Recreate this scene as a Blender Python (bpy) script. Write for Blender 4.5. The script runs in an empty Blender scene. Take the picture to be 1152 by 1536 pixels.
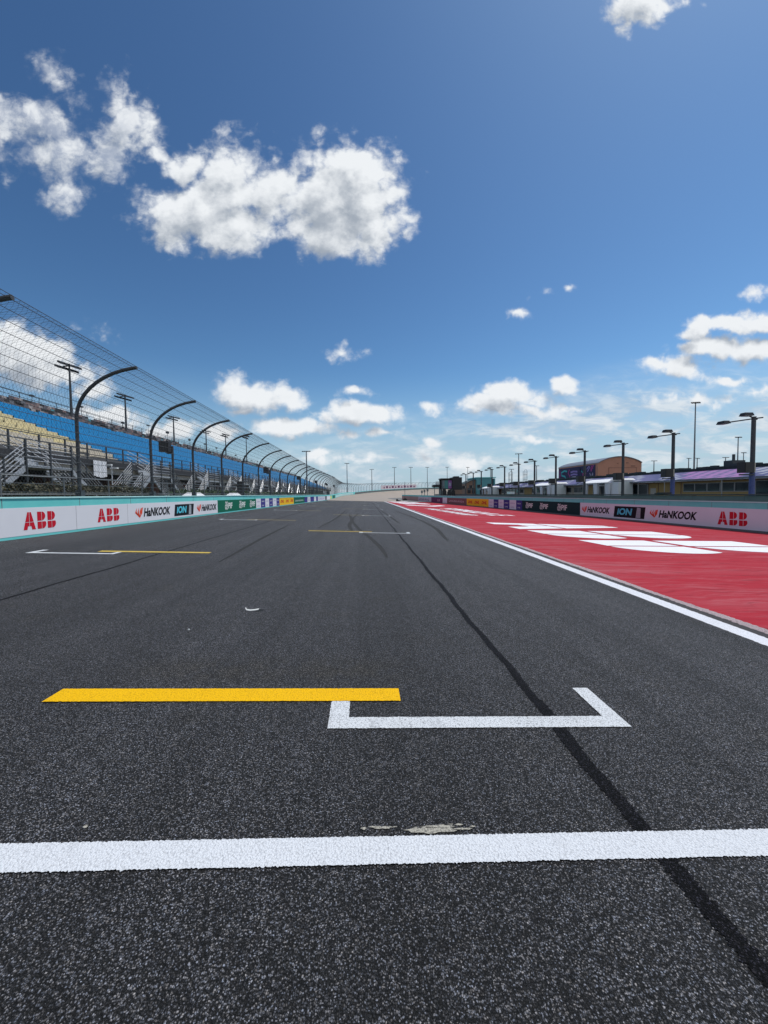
import bpy, bmesh, math, random
import numpy as np
from mathutils import Vector, Matrix
random.seed(7); rng = np.random.default_rng(7)
R = math.radians
sc = bpy.context.scene
col = sc.collection
# ------------------------------------------------------------------ camera
K = 0.0344                       # cross fall of the straight: it rises to the grandstand side
cam_d = bpy.data.cameras.new("camera"); cam = bpy.data.objects.new("camera", cam_d); col.objects.link(cam)
YAW, PIT, ROL = 0.04638, 0.04567, -0.012
F_ = Vector((math.sin(YAW)*math.cos(PIT), math.cos(YAW)*math.cos(PIT), -math.sin(PIT)))
R0 = Vector((math.cos(YAW), -math.sin(YAW), 0)); U0 = R0.cross(F_)
R_ = R0*math.cos(ROL) + U0*math.sin(ROL); U_ = U0*math.cos(ROL) - R0*math.sin(ROL)
m = Matrix((R_, U_, -F_)).transposed().to_4x4(); m.translation = (0, 0, 1.6)
cam.matrix_world = m
cam_d.sensor_fit = 'VERTICAL'; cam_d.sensor_height = 36.0; cam_d.lens = 593.25/1536*36
cam_d.clip_start = 0.05; cam_d.clip_end = 20000
sc.camera = cam
# ------------------------------------------------------------------ exposure
vs = sc.view_settings
vs.view_transform = 'Standard'; vs.look = 'None'; vs.gamma = 1.0; vs.exposure = 0.0
# ------------------------------------------------------------------ sun
SUN_EL, SUN_AZ = R(66), R(62)    # azimuth from +Y towards +X
sd = Vector((math.cos(SUN_EL)*math.sin(SUN_AZ), math.cos(SUN_EL)*math.cos(SUN_AZ), math.sin(SUN_EL)))
sun_d = bpy.data.lights.new("sun", 'SUN'); sun_d.energy = 3.8; sun_d.angle = R(0.5); sun_d.color = (1, .965, .9)
sun = bpy.data.objects.new("sun", sun_d); col.objects.link(sun)
sun.rotation_euler = sd.to_track_quat('Z', 'Y').to_euler(); sun.location = (30, 20, 60)
# ------------------------------------------------------------------ world: Nishita sky + cumulus field (fixed in the world, at infinity)
world = bpy.data.worlds.new("World"); sc.world = world; world.use_nodes = True
nt = world.node_tree; nt.nodes.clear()
SKY_STR = 0.085
def pxdir(x, y):
    d = F_ + R_*((x-576)/593.25) - U_*((y-768)/593.25)
    return d
def gno(x, y):
    d = pxdir(x, y); return (d.x/d.y*6.0, d.z/d.y*6.0)     # plane coordinates, 6 units = 45 degrees off +Y
PXU = 6.0/593.25
CL = [  # clouds: centre x, y, half width, half height, thickness
 (55,185,84,46,.60),(105,240,62,58,.60),(185,190,52,38,.58),(108,290,42,30,.50),(178,140,24,26,.36),(72,120,26,24,.36),(10,170,42,42,.46),
 (243,235,30,24,.40),(212,215,42,30,.42),(145,235,50,44,.52),(30,235,40,30,.35),(160,230,40,30,.36),
 (305,325,98,56,1.05),(345,255,50,48,.95),(400,295,44,56,.9),(272,252,36,26,.75),(365,338,62,40,.95),(345,300,60,50,.95),
 (520,300,84,86,1.25),(492,350,66,42,1.0),(535,268,62,58,1.1),(448,300,34,40,.7),(568,345,36,42,.85),(500,250,40,38,.85),
 (510,525,32,12,.5),(490,532,10,8,.42),(390,590,70,26,1.0),(352,583,32,20,.8),(430,598,45,20,.9),(370,612,40,10,.6),
 (438,643,62,18,.95),(535,620,74,17,.95),(532,593,26,10,.62),(522,652,26,12,.7),(572,646,22,7,.55),(646,605,22,13,.68),
 (765,592,50,22,1.0),(740,610,60,16,.95),(800,612,70,12,.7),(850,580,26,13,.75),(862,610,30,9,.6),
 (1085,490,60,17,1.0),(1040,505,34,14,.9),(1070,525,72,16,.95),(1020,548,50,16,.85),(1120,525,60,16,.95),(1152,482,50,20,1.0),(985,548,30,10,.7),
 (1135,438,28,10,.5),(1085,567,34,9,.65),(1130,585,40,12,.6),(1050,600,60,14,.45),
 (35,535,78,44,1.1),(0,510,60,36,1.0),(85,560,50,26,.8),(140,590,40,20,.7),(250,648,34,18,.85),(330,642,48,14,.75),(160,625,62,16,.75),
 (130,492,36,10,.27),(955,8,50,30,.85),(995,2,34,14,.6),(932,38,15,14,.42),(812,438,14,5,.32),(851,435,13,6,.34),(778,468,11,8,.28),
 (480,683,26,8,.6),(650,664,26,8,.6),(800,662,24,8,.6),(530,690,60,9,.5),(700,690,70,8,.4),(365,196,26,9,.22),(600,325,24,14,.42),
]
def node(t, ty, **kw):
    n = t.nodes.new(ty)
    for k_, v in kw.items(): setattr(n, k_, v)
    return n
def vmath(t, op, a, b=None, c=None):
    n = node(t, 'ShaderNodeVectorMath', operation=op)
    for i, v in enumerate((a, b, c)):
        if v is None: continue
        if isinstance(v, (tuple, list)): n.inputs[i].default_value = v
        elif isinstance(v, (int, float)): n.inputs[i].default_value = (v, v, v)
        else: t.links.new(v, n.inputs[i])
    return n.outputs['Value'] if op in ('LENGTH', 'DOT_PRODUCT') else n.outputs['Vector']
def smath(t, op, a, b=None, c=None, clamp=False):
    n = node(t, 'ShaderNodeMath', operation=op, use_clamp=clamp)
    for i, v in enumerate((a, b, c)):
        if v is None: continue
        if isinstance(v, (int, float)): n.inputs[i].default_value = v
        else: t.links.new(v, n.inputs[i])
    return n.outputs[0]
def sstep(t, v, lo, hi, o0=0.0, o1=1.0):
    n = node(t, 'ShaderNodeMapRange', interpolation_type='SMOOTHSTEP')
    t.links.new(v, n.inputs[0]); n.inputs[1].default_value = lo; n.inputs[2].default_value = hi
    n.inputs[3].default_value = o0; n.inputs[4].default_value = o1
    return n.outputs[0]
def noise(t, vec, scale, detail=2.0, rough=.5, dist=0.0, out='Fac', lac=2.0):
    n = node(t, 'ShaderNodeTexNoise'); n.inputs['Scale'].default_value = scale; n.inputs['Detail'].default_value = detail
    n.inputs['Roughness'].default_value = rough; n.inputs['Distortion'].default_value = dist; n.inputs['Lacunarity'].default_value = lac
    if vec is not None: t.links.new(vec, n.inputs['Vector'])
    return n.outputs[out]
grp = bpy.data.node_groups.new("cloud_thickness", 'ShaderNodeTree')
grp.interface.new_socket("P", in_out='INPUT', socket_type='NodeSocketVector')
grp.interface.new_socket("D", in_out='OUTPUT', socket_type='NodeSocketFloat')
gi = grp.nodes.new('NodeGroupInput'); go = grp.nodes.new('NodeGroupOutput')
P = gi.outputs[0]
w1 = noise(grp, P, 1.6, 2.0, .5, out='Color')
w1v = vmath(grp, 'MULTIPLY_ADD', vmath(grp, 'SUBTRACT', w1, .5), (.55, .45, 0), P)
acc = None
for (x, y, a, b, w) in CL:
    cu, cv = gno(x, y); e = .5
    u1, v1 = gno(x+1, y); sx = abs(u1-cu); sy = abs(gno(x, y+1)[1]-cv)
    ia, ib = 1/(a*sx*1.18), 1/(b*sy*1.18)
    L_ = vmath(grp, 'LENGTH', vmath(grp, 'MULTIPLY_ADD', w1v, (ia, ib, 0), (-cu*ia, -cv*ib, 0)))
    val = smath(grp, 'MULTIPLY_ADD', L_, -w, w)
    acc = val if acc is None else smath(grp, 'SMOOTH_MAX', acc, val, .12)
vo = node(grp, 'ShaderNodeTexVoronoi', feature='F1'); vo.inputs['Scale'].default_value = 2.1; vo.inputs['Detail'].default_value = 2.0
vo.inputs['Roughness'].default_value = .55; vo.inputs['Lacunarity'].default_value = 2.3
wv = vmath(grp, 'MULTIPLY_ADD', vmath(grp, 'SUBTRACT', noise(grp, P, 5.0, 3.0, .6, out='Color'), .5), (.22, .22, 0), P)
grp.links.new(wv, vo.inputs['Vector'])
bil = smath(grp, 'MULTIPLY_ADD', vo.outputs['Distance'], -.95, 1.38)
fb = smath(grp, 'MULTIPLY_ADD', noise(grp, P, 2.3, 6.0, .56, .25), .55, smath(grp, 'MULTIPLY', bil, .45))
Pw = vmath(grp, 'MULTIPLY', P, (1.0, 1.35, 1.0))
fine = noise(grp, Pw, 7.0, 6.0, .62, .5)
d0 = smath(grp, 'MULTIPLY_ADD', smath(grp, 'SUBTRACT', fb, .5), 1.25, acc)
d1 = smath(grp, 'MULTIPLY_ADD', smath(grp, 'SUBTRACT', fine, .5), .42, d0)
grp.links.new(d1, go.inputs[0])
tc = node(nt, 'ShaderNodeTexCoord'); dirv = tc.outputs['Generated']
sep = node(nt, 'ShaderNodeSeparateXYZ'); nt.links.new(dirv, sep.inputs[0])
yc = smath(nt, 'MAXIMUM', sep.outputs[1], .03)
u = smath(nt, 'MULTIPLY', smath(nt, 'DIVIDE', sep.outputs[0], yc), 6.0)
v = smath(nt, 'MULTIPLY', smath(nt, 'DIVIDE', sep.outputs[2], yc), 6.0)
comb = node(nt, 'ShaderNodeCombineXYZ'); nt.links.new(u, comb.inputs[0]); nt.links.new(v, comb.inputs[1])
UV = comb.outputs[0]
g1 = node(nt, 'ShaderNodeGroup'); g1.node_tree = grp; nt.links.new(UV, g1.inputs[0])
g2 = node(nt, 'ShaderNodeGroup'); g2.node_tree = grp; nt.links.new(vmath(nt, 'ADD', UV, (.12, .22, 0)), g2.inputs[0])
D, D2 = g1.outputs[0], g2.outputs[0]
front = sstep(nt, sep.outputs[1], .12, .3)
alpha = smath(nt, 'POWER', sstep(nt, D, -.10, .50), 1.5)
wisp = smath(nt, 'MULTIPLY', sstep(nt, u, -3.0, -3.7), sstep(nt, v, 3.2, 3.8))
stk = noise(nt, vmath(nt, 'MULTIPLY', UV, (1.1, 1.1, 1)), 2.4, 7.0, .6, .3)
alpha = smath(nt, 'MULTIPLY', alpha, smath(nt, 'SUBTRACT', 1.0, smath(nt, 'MULTIPLY', wisp, sstep(nt, stk, .62, .38, .08, .62))))
light = sstep(nt, smath(nt, 'SUBTRACT', D2, smath(nt, 'MULTIPLY', D, .58)), .84, -.22)
lowlit = noise(nt, vmath(nt, 'MULTIPLY', UV, (1, 1.8, 1)), 2.6, 6.0, .6, .3)
light = smath(nt, 'ADD', light, smath(nt, 'MULTIPLY', smath(nt, 'SUBTRACT', lowlit, .47), .45), clamp=True)
ccol = node(nt, 'ShaderNodeMix', data_type='RGBA'); nt.links.new(light, ccol.inputs[0])
CB = 1.0/SKY_STR
ccol.inputs[6].default_value = (.36*CB, .41*CB, .48*CB, 1); ccol.inputs[7].default_value = (.86*CB, .89*CB, .92*CB, 1)
sky = node(nt, 'ShaderNodeTexSky', sky_type='NISHITA'); sky.sun_disc = False
sky.sun_elevation = SUN_EL; sky.sun_rotation = SUN_AZ; sky.air_density = 1.0; sky.dust_density = .7; sky.ozone_density = 2.6; sky.altitude = 0
gm = node(nt, 'ShaderNodeGamma'); gm.inputs[1].default_value = 1.5; nt.links.new(sky.outputs[0], gm.inputs[0])
hs = node(nt, 'ShaderNodeHueSaturation'); hs.inputs['Saturation'].default_value = 1.0; hs.inputs['Value'].default_value = .55
tintn = vmath(nt, 'MULTIPLY', gm.outputs[0], (.88, 1.05, .985)); nt.links.new(tintn, hs.inputs['Color'])
air = node(nt, 'ShaderNodeMix', data_type='RGBA'); nt.links.new(sstep(nt, sep.outputs[2], .30, .0, 0.0, .8), air.inputs[0]); nt.links.new(hs.outputs[0], air.inputs[6]); air.inputs[7].default_value = (.40*CB, .56*CB, .70*CB, 1)
m1 = node(nt, 'ShaderNodeMix', data_type='RGBA')
# thin high layer, thicker low down on the pit side
st = noise(nt, vmath(nt, 'MULTIPLY', UV, (.45, 2.2, 1)), 1.0, 8.0, .6, .6)
top = smath(nt, 'MULTIPLY_ADD', u, .20, .85)
low = sstep(nt, smath(nt, 'SUBTRACT', v, smath(nt, 'MINIMUM', top, 1.75)), .45, -.55)
st2 = noise(nt, vmath(nt, 'MULTIPLY', UV, (1.5, 5.0, 1)), 1.0, 9.0, .62, .4)
sa = smath(nt, 'MULTIPLY', smath(nt, 'MULTIPLY', low, sstep(nt, smath(nt, 'MULTIPLY_ADD', st2, .6, smath(nt, 'MULTIPLY', st, .5)), .44, .66, .30, 1.0)), .92)
nt.links.new(sa, m1.inputs[0]); nt.links.new(air.outputs[2], m1.inputs[6]); hz = node(nt, 'ShaderNodeMix', data_type='RGBA'); nt.links.new(sstep(nt, st2, .42, .66), hz.inputs[0])
hz.inputs[6].default_value = (.47*CB, .58*CB, .70*CB, 1); hz.inputs[7].default_value = (.72*CB, .78*CB, .83*CB, 1); nt.links.new(hz.outputs[2], m1.inputs[7])
m2 = node(nt, 'ShaderNodeMix', data_type='RGBA')
nt.links.new(smath(nt, 'MULTIPLY', alpha, front), m2.inputs[0]); nt.links.new(m1.outputs[2], m2.inputs[6]); nt.links.new(ccol.outputs[2], m2.inputs[7])
# unseen clouds over the rest of the sky, whitened and thickened as fill light
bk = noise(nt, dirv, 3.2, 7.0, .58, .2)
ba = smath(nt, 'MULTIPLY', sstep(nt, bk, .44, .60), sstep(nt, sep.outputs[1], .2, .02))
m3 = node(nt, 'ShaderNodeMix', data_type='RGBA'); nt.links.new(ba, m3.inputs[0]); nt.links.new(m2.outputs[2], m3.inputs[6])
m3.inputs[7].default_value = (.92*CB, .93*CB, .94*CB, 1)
bg = node(nt, 'ShaderNodeBackground'); bg.inputs[1].default_value = SKY_STR
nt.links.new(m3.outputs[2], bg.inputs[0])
wo = node(nt, 'ShaderNodeOutputWorld'); nt.links.new(bg.outputs[0], wo.inputs[0])
world.cycles.sampling_method = 'MANUAL'; world.cycles.sample_map_resolution = 512
sc.cycles.max_bounces = 6; sc.cycles.diffuse_bounces = 3; sc.cycles.transparent_max_bounces = 16
# ------------------------------------------------------------------ helpers
def tag(o, label=None, cat=None, group=None, kind=None):
    if label: o["label"] = label
    if cat: o["category"] = cat
    if group: o["group"] = group
    if kind: o["kind"] = kind
    return o
def empty(name, loc=(0, 0, 0), rz=0.0):
    o = bpy.data.objects.new(name, None); o.empty_display_size = .2; o.location = loc; o.rotation_euler = (0, 0, rz)
    col.objects.link(o); return o
def copy_tree(o, parent=None):
    c = o.copy(); col.objects.link(c)
    if parent: c.parent = parent
    for ch in list(o.children): copy_tree(ch, c)
    return c
class MB:
    def __init__(s): s.v = []; s.f = []; s.mi = []; s.n = 0
    def add(s, V, Fc, mi=0):
        s.v.extend([tuple(map(float, q)) for q in V]); s.f.extend([tuple(i+s.n for i in q) for q in Fc]); s.mi.extend([mi]*len(Fc)); s.n += len(V); return s
    def box(s, x0, x1, y0, y1, z0, z1, mi=0):
        V = [(x0,y0,z0),(x1,y0,z0),(x1,y1,z0),(x0,y1,z0),(x0,y0,z1),(x1,y0,z1),(x1,y1,z1),(x0,y1,z1)]
        return s.add(V, [(0,3,2,1),(4,5,6,7),(0,1,5,4),(1,2,6,5),(2,3,7,6),(3,0,4,7)], mi)
    def hexa(s, V, mi=0):
        return s.add(V, [(0,3,2,1),(4,5,6,7),(0,1,5,4),(1,2,6,5),(2,3,7,6),(3,0,4,7)], mi)
    def tube(s, pts, r, n=8, mi=0, cap=True):
        pts = [Vector(p) for p in pts]; rr = r if isinstance(r, (list, tuple)) else [r]*len(pts)
        V = []
        ref = None
        for i, p in enumerate(pts):
            d = (pts[min(i+1, len(pts)-1)]-pts[max(i-1, 0)]).normalized()
            if ref is None: ref = Vector((0, 0, 1)) if abs(d.z) < .9 else Vector((1, 0, 0))
            a = d.cross(ref).normalized(); b = d.cross(a).normalized()
            for j in range(n):
                t_ = 2*math.pi*j/n; V.append(p+a*math.cos(t_)*rr[i]+b*math.sin(t_)*rr[i])
        Fc = []
        for i in range(len(pts)-1):
            for j in range(n):
                k2 = (j+1) % n; Fc.append((i*n+j, i*n+k2, (i+1)*n+k2, (i+1)*n+j))
        if cap: Fc.append(tuple(range(n-1, -1, -1))); Fc.append(tuple((len(pts)-1)*n+j for j in range(n)))
        return s.add(V, Fc, mi)
    def poly(s, pts, mi=0): return s.add(pts, [tuple(range(len(pts)))], mi)
    def build(s, name, mats, parent=None, smooth=False):
        me = bpy.data.meshes.new(name); me.from_pydata(s.v, [], s.f)
        for mm in (mats if isinstance(mats, (list, tuple)) else [mats]): me.materials.append(mm)
        if len(set(s.mi)) > 1: me.polygons.foreach_set('material_index', s.mi)
        if smooth: me.polygons.foreach_set('use_smooth', [True]*len(me.polygons))
        me.update(); o = bpy.data.objects.new(name, me); col.objects.link(o)
        if parent: o.parent = parent
        return o
def mat(name, c, rough=.6, metal=0.0, var=.12, scale=3.0, bump=0.0, bscale=30.0, spec=.5, c2=None):
    mt = bpy.data.materials.new(name); mt.use_nodes = True; t = mt.node_tree; b = t.nodes['Principled BSDF']
    tcn = node(t, 'ShaderNodeTexCoord'); n_ = noise(t, tcn.outputs['Object'], scale, 5.0, .6)
    mx = node(t, 'ShaderNodeMix', data_type='RGBA'); t.links.new(n_, mx.inputs[0])
    if c2 is None: c2 = tuple(min(1, q*(1+var)) for q in c)
    mx.inputs[6].default_value = (*[q*(1-var) for q in c], 1); mx.inputs[7].default_value = (*c2, 1)
    t.links.new(mx.outputs[2], b.inputs['Base Color'])
    b.inputs['Roughness'].default_value = rough; b.inputs['Metallic'].default_value = metal; b.inputs['Specular IOR Level'].default_value = spec
    if bump:
        bn = node(t, 'ShaderNodeBump'); bn.inputs['Strength'].default_value = bump; bn.inputs['Distance'].default_value = .01
        t.links.new(noise(t, tcn.outputs['Object'], bscale, 4.0, .6), bn.inputs['Height']); t.links.new(bn.outputs[0], b.inputs['Normal'])
    return mt
def zg(x): return -K*max(-16.0, min(26.0, x))
# ------------------------------------------------------------------ ground materials
def asphalt(name, base=(.080, .084, .096), near=True):
    mt = bpy.data.materials.new(name); mt.use_nodes = True; t = mt.node_tree; b = t.nodes['Principled BSDF']
    P = node(t, 'ShaderNodeTexCoord').outputs['Object']
    jn = vmath(t, 'MULTIPLY_ADD', noise(t, P, 60, 2, .5, out='Color'), .010, P)
    vo = node(t, 'ShaderNodeTexVoronoi', feature='F1'); vo.inputs['Scale'].default_value = 160; t.links.new(jn, vo.inputs['Vector'])
    vo2 = node(t, 'ShaderNodeTexVoronoi', feature='F1'); vo2.inputs['Scale'].default_value = 340; t.links.new(jn, vo2.inputs['Vector'])
    sepc = node(t, 'ShaderNodeSeparateColor'); t.links.new(vo.outputs['Color'], sepc.inputs[0])
    rnd = sepc.outputs[0]
    sepc2 = node(t, 'ShaderNodeSeparateColor'); t.links.new(vo2.outputs['Color'], sepc2.inputs[0])
    stone = smath(t, 'POWER', rnd, 3.0)
    v1 = smath(t, 'MULTIPLY_ADD', stone, 3.4, .15)
    v1 = smath(t, 'MULTIPLY', v1, smath(t, 'MULTIPLY_ADD', sepc2.outputs[1], 1.1, .4))
    pit = sstep(t, vo.outputs['Distance'], .28, .72, 1.0, .07)  # darker towards cell edges: shade between stones put into the colour
    v1 = smath(t, 'MULTIPLY', v1, pit)
    big = noise(t, vmath(t, 'MULTIPLY', P, (1.0, .25, 1.0)), .55, 6, .6)
    mid = noise(t, P, 3.5, 5, .65)
    v2 = smath(t, 'MULTIPLY', smath(t, 'MULTIPLY_ADD', big, .55, .72), smath(t, 'MULTIPLY_ADD', mid, .5, .75))
    sx = node(t, 'ShaderNodeSeparateXYZ'); t.links.new(P, sx.inputs[0])
    lane = sstep(t, sx.outputs[0], 1.28, 1.36, 1.0, 1.16)
    rub = noise(t, vmath(t, 'MULTIPLY', P, (1.5, .035, 1.0)), 1.0, 4, .55); lane = smath(t, 'MULTIPLY', lane, sstep(t, rub, .35, .62, .86, 1.10))
    rub2 = noise(t, vmath(t, 'MULTIPLY', P, (5.0, .12, 1.0)), 1.0, 3, .5); lane = smath(t, 'MULTIPLY', lane, sstep(t, rub2, .35, .65, .94, 1.05))
    v3 = smath(t, 'MULTIPLY', smath(t, 'MULTIPLY', v1, v2), lane)
    # tints of single stones
    tint = node(t, 'ShaderNodeMix', data_type='RGBA'); t.links.new(sepc.outputs[1], tint.inputs[0])
    tint.inputs[6].default_value = (base[0]*1.1, base[1]*.99, base[2]*.86, 1); tint.inputs[7].default_value = (base[0]*.95, base[1]*1.0, base[2]*1.10, 1)
    cm = vmath(t, 'SCALE', tint.outputs[2]); cmn = cm.node; t.links.new(v3, cmn.inputs['Scale'])
    # brown dust of an old removed line behind the yellow one, and worn brown streaks
    by = smath(t, 'MULTIPLY', sstep(t, sx.outputs[1], 3.22, 3.42), sstep(t, sx.outputs[1], 3.95, 3.55))
    bx = smath(t, 'MULTIPLY', sstep(t, sx.outputs[0], -2.5, -1.6), sstep(t, sx.outputs[0], .6, -.1))
    bm = smath(t, 'MULTIPLY', smath(t, 'MULTIPLY', by, bx), smath(t, 'MULTIPLY', sstep(t, mid, .3, .6), .5))
    patch = smath(t, 'MULTIPLY', sstep(t, noise(t, P, 1.3, 5, .6), .55, .75), .3)
    dust = node(t, 'ShaderNodeMix', data_type='RGBA'); t.links.new(smath(t, 'MAXIMUM', bm, patch), dust.inputs[0]); t.links.new(cm, dust.inputs[6])
    dc = vmath(t, 'SCALE', (.072, .062, .045)); t.links.new(v1, dc.node.inputs['Scale']); t.links.new(dc, dust.inputs[7])
    t.links.new(dust.outputs[2], b.inputs['Base Color'])
    b.inputs['Roughness'].default_value = .70; b.inputs['Specular IOR Level'].default_value = .28
    hgt = smath(t, 'ADD', smath(t, 'MULTIPLY', vo.outputs['Distance'], -1.0), smath(t, 'MULTIPLY', vo2.outputs['Distance'], -.5))
    hgt = smath(t, 'MULTIPLY_ADD', rnd, .5, hgt)
    bn = node(t, 'ShaderNodeBump'); bn.inputs['Strength'].default_value = 1.0; bn.inputs['Distance'].default_value = .007
    t.links.new(hgt, bn.inputs['Height']); t.links.new(bn.outputs[0], b.inputs['Normal'])
    return mt
def paint(name, c, wear=.5, bump=.8, dirt=(.05, .05, .055)):
    mt = bpy.data.materials.new(name); mt.use_nodes = True; t = mt.node_tree; b = t.nodes['Principled BSDF']
    P = node(t, 'ShaderNodeTexCoord').outputs['Object']
    vo = node(t, 'ShaderNodeTexVoronoi', feature='F1'); vo.inputs['Scale'].default_value = 105
    t.links.new(vmath(t, 'MULTIPLY_ADD', noise(t, P, 60, 2, .5, out='Color'), .010, P), vo.inputs['Vector'])
    a = noise(t, P, 130, 3, .6); bb = noise(t, P, 5, 4, .6); cc = noise(t, P, 1.1, 4, .6)
    pits = smath(t, 'MULTIPLY', sstep(t, a, .58, .72), sstep(t, bb, .3, .65))
    pits = smath(t, 'MULTIPLY', pits, wear)
    deep = smath(t, 'MULTIPLY', sstep(t, vo.outputs['Distance'], .45, .85), wear*.6)
    scf = noise(t, vmath(t, 'MULTIPLY', P, (2.2, 1.0, 1)), 3.0, 6, .7, .6); deep = smath(t, 'MAXIMUM', deep, smath(t, 'MULTIPLY', sstep(t, scf, .56, .72), .45*wear))
    k_ = smath(t, 'ADD', smath(t, 'MAXIMUM', pits, deep), smath(t, 'MULTIPLY', sstep(t, cc, .45, .75), .10*wear), clamp=True)
    mx = node(t, 'ShaderNodeMix', data_type='RGBA'); t.links.new(k_, mx.inputs[0]); mx.inputs[6].default_value = (*c, 1); mx.inputs[7].default_value = (*dirt, 1)
    t.links.new(mx.outputs[2], b.inputs['Base Color']); b.inputs['Roughness'].default_value = .7; b.inputs['Specular IOR Level'].default_value = .15
    bn = node(t, 'ShaderNodeBump'); bn.inputs['Strength'].default_value = bump; bn.inputs['Distance'].default_value = .006
    h_ = smath(t, 'MULTIPLY_ADD', vo.outputs['Distance'], -.8, noise(t, P, 90, 4, .6))
    t.links.new(h_, bn.inputs['Height']); t.links.new(bn.outputs[0], b.inputs['Normal'])
    return mt
def red_paint(name, c=(.30, .013, .026)):
    mt = bpy.data.materials.new(name); mt.use_nodes = True; t = mt.node_tree; b = t.nodes['Principled BSDF']
    P0 = node(t, 'ShaderNodeTexCoord').outputs['Object']; P = vmath(t, 'MULTIPLY_ADD', noise(t, P0, .55, 3, .6, out='Color'), (.0, .9, .0), P0)
    str1 = noise(t, vmath(t, 'MULTIPLY', P, (.7, 6.0, 1)), 1.0, 7, .68, .5)        # broom strokes across the run-off
    str2 = noise(t, vmath(t, 'MULTIPLY', P, (.10, 2.2, 1)), 1.0, 6, .6)
    big = noise(t, P, .25, 4, .6)
    k_ = smath(t, 'ADD', smath(t, 'MULTIPLY', sstep(t, str1, .46, .66), .6), smath(t, 'MULTIPLY', sstep(t, str2, .45, .62), .35))
    k_ = smath(t, 'MULTIPLY', k_, sstep(t, big, .3, .65, .35, 1.0))
    mx = node(t, 'ShaderNodeMix', data_type='RGBA'); t.links.new(k_, mx.inputs[0]); mx.inputs[6].default_value = (*c, 1); mx.inputs[7].default_value = (.34, .10, .12, 1)
    dk = noise(t, vmath(t, 'MULTIPLY', P, (1.1, 8.0, 1)), 1.0, 5, .65, .5); mxd = node(t, 'ShaderNodeMix', data_type='RGBA')
    t.links.new(smath(t, 'MULTIPLY', sstep(t, dk, .52, .70), .55), mxd.inputs[0]); t.links.new(mx.outputs[2], mxd.inputs[6]); mxd.inputs[7].default_value = (.13, .012, .02, 1); mx = mxd
    sp = noise(t, P, 45, 4, .7)
    m2_ = node(t, 'ShaderNodeMix', data_type='RGBA'); t.links.new(smath(t, 'MULTIPLY', sstep(t, sp, .6, .75), .35), m2_.inputs[0]); t.links.new(mx.outputs[2], m2_.inputs[6]); m2_.inputs[7].default_value = (.16, .03, .04, 1)
    t.links.new(m2_.outputs[2], b.inputs['Base Color']); b.inputs['Roughness'].default_value = .85; b.inputs['Specular IOR Level'].default_value = .12
    bn = node(t, 'ShaderNodeBump'); bn.inputs['Strength'].default_value = .5; bn.inputs['Distance'].default_value = .004
    t.links.new(smath(t, 'ADD', noise(t, P, 90, 3, .6), str1), bn.inputs['Height']); t.links.new(bn.outputs[0], b.inputs['Normal'])
    return mt
M = {}
M['asphalt'] = asphalt('asphalt'); M['old_asphalt'] = mat('old_asphalt', (.25, .215, .185), .85, var=.25, scale=.25, bump=.3, bscale=40)
M['seam'] = asphalt('bitumen_seam', (.013, .013, .018)); M['seam'].node_tree.nodes['Principled BSDF'].inputs['Specular IOR Level'].default_value = .12
for l_ in list(M['seam'].node_tree.nodes['Principled BSDF'].inputs['Base Color'].links):
    mx_ = l_.from_node; src_ = mx_.inputs[6].links[0].from_socket; M['seam'].node_tree.links.new(src_, l_.to_socket)
M['tyre'] = mat('tyre_rubber', (.011, .011, .012), .95, var=.4, scale=14, bump=.6, bscale=110)
M['white_line'] = paint('start_line_paint', (.58, .61, .66), .40, 1.0); M['white_paint'] = paint('grid_paint', (.56, .59, .63), .95)
M['yellow_paint'] = paint('yellow_paint', (.72, .41, .0), .75, dirt=(.26, .14, .0))
M['dull_yellow'] = paint('dull_yellow_paint', (.50, .37, .07), .7, dirt=(.12, .10, .06)); M['faded_yellow'] = paint('faded_yellow_paint', (.36, .29, .14), .8)
M['edge_line'] = paint('edge_line_paint', (.62, .64, .70), .5); M['pinkish'] = paint('worn_edge_paint', (.38, .31, .33), 1.4, dirt=(.10, .08, .085))
M['gutter'] = mat('gutter', (.014, .012, .014), .8, var=.4, scale=6, bump=.7, bscale=90)
M['red'] = red_paint('red_runoff_paint'); M['letter_white'] = paint('run_off_letter_paint', (.66, .68, .73), .25, .5, dirt=(.35, .12, .14))
M['remnant'] = paint('old_paint_remnant', (.34, .33, .29), 1.1)
M['earth'] = mat('dry_ground', (.16, .145, .11), .95, var=.3, scale=.3, bump=.5, bscale=20, c2=(.10, .12, .06))
M['pit_ground'] = mat('pit_apron', (.12, .12, .12), .85, var=.2, scale=.8)
M['teal'] = mat('teal_paint', (.10, .55, .54), .6, var=.10, scale=1.2, c2=(.20, .63, .62), spec=.2); M['teal_lip'] = mat('teal_lip', (.42, .70, .70), .4, var=.08)
M['white_banner'] = mat('white_vinyl', (.66, .67, .72), .42, var=.05, scale=.9, bump=.15, bscale=2.5); M['cool_banner'] = mat('bounce_offset_vinyl', (.64, .68, .76), .42, var=.05, scale=.9, bump=.15, bscale=2.5)  # right-wall copy of white vinyl, bluer against red light from the run-off
M['logo_red'] = mat('logo_red', (.52, .012, .03), .45, var=.05); M['logo_black'] = mat('logo_black', (.012, .013, .018), .4, var=.1); M['orange_red'] = mat('orange_red', (.68, .07, .03), .45, var=.08)
M['cyan'] = mat('cyan_lettering', (.10, .52, .66), .4, var=.06); M['green'] = mat('green_vinyl', (.006, .125, .075), .4, var=.08); M['dark_green'] = mat('dark_green_vinyl', (.008, .038, .04), .4, var=.08)
M['pale'] = mat('pale_lettering', (.66, .70, .68), .45, var=.06); M['purple'] = mat('purple_vinyl', (.05, .045, .23), .4, var=.06); M['lilac'] = mat('lilac_lettering', (.32, .24, .48), .45, var=.1)
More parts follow.
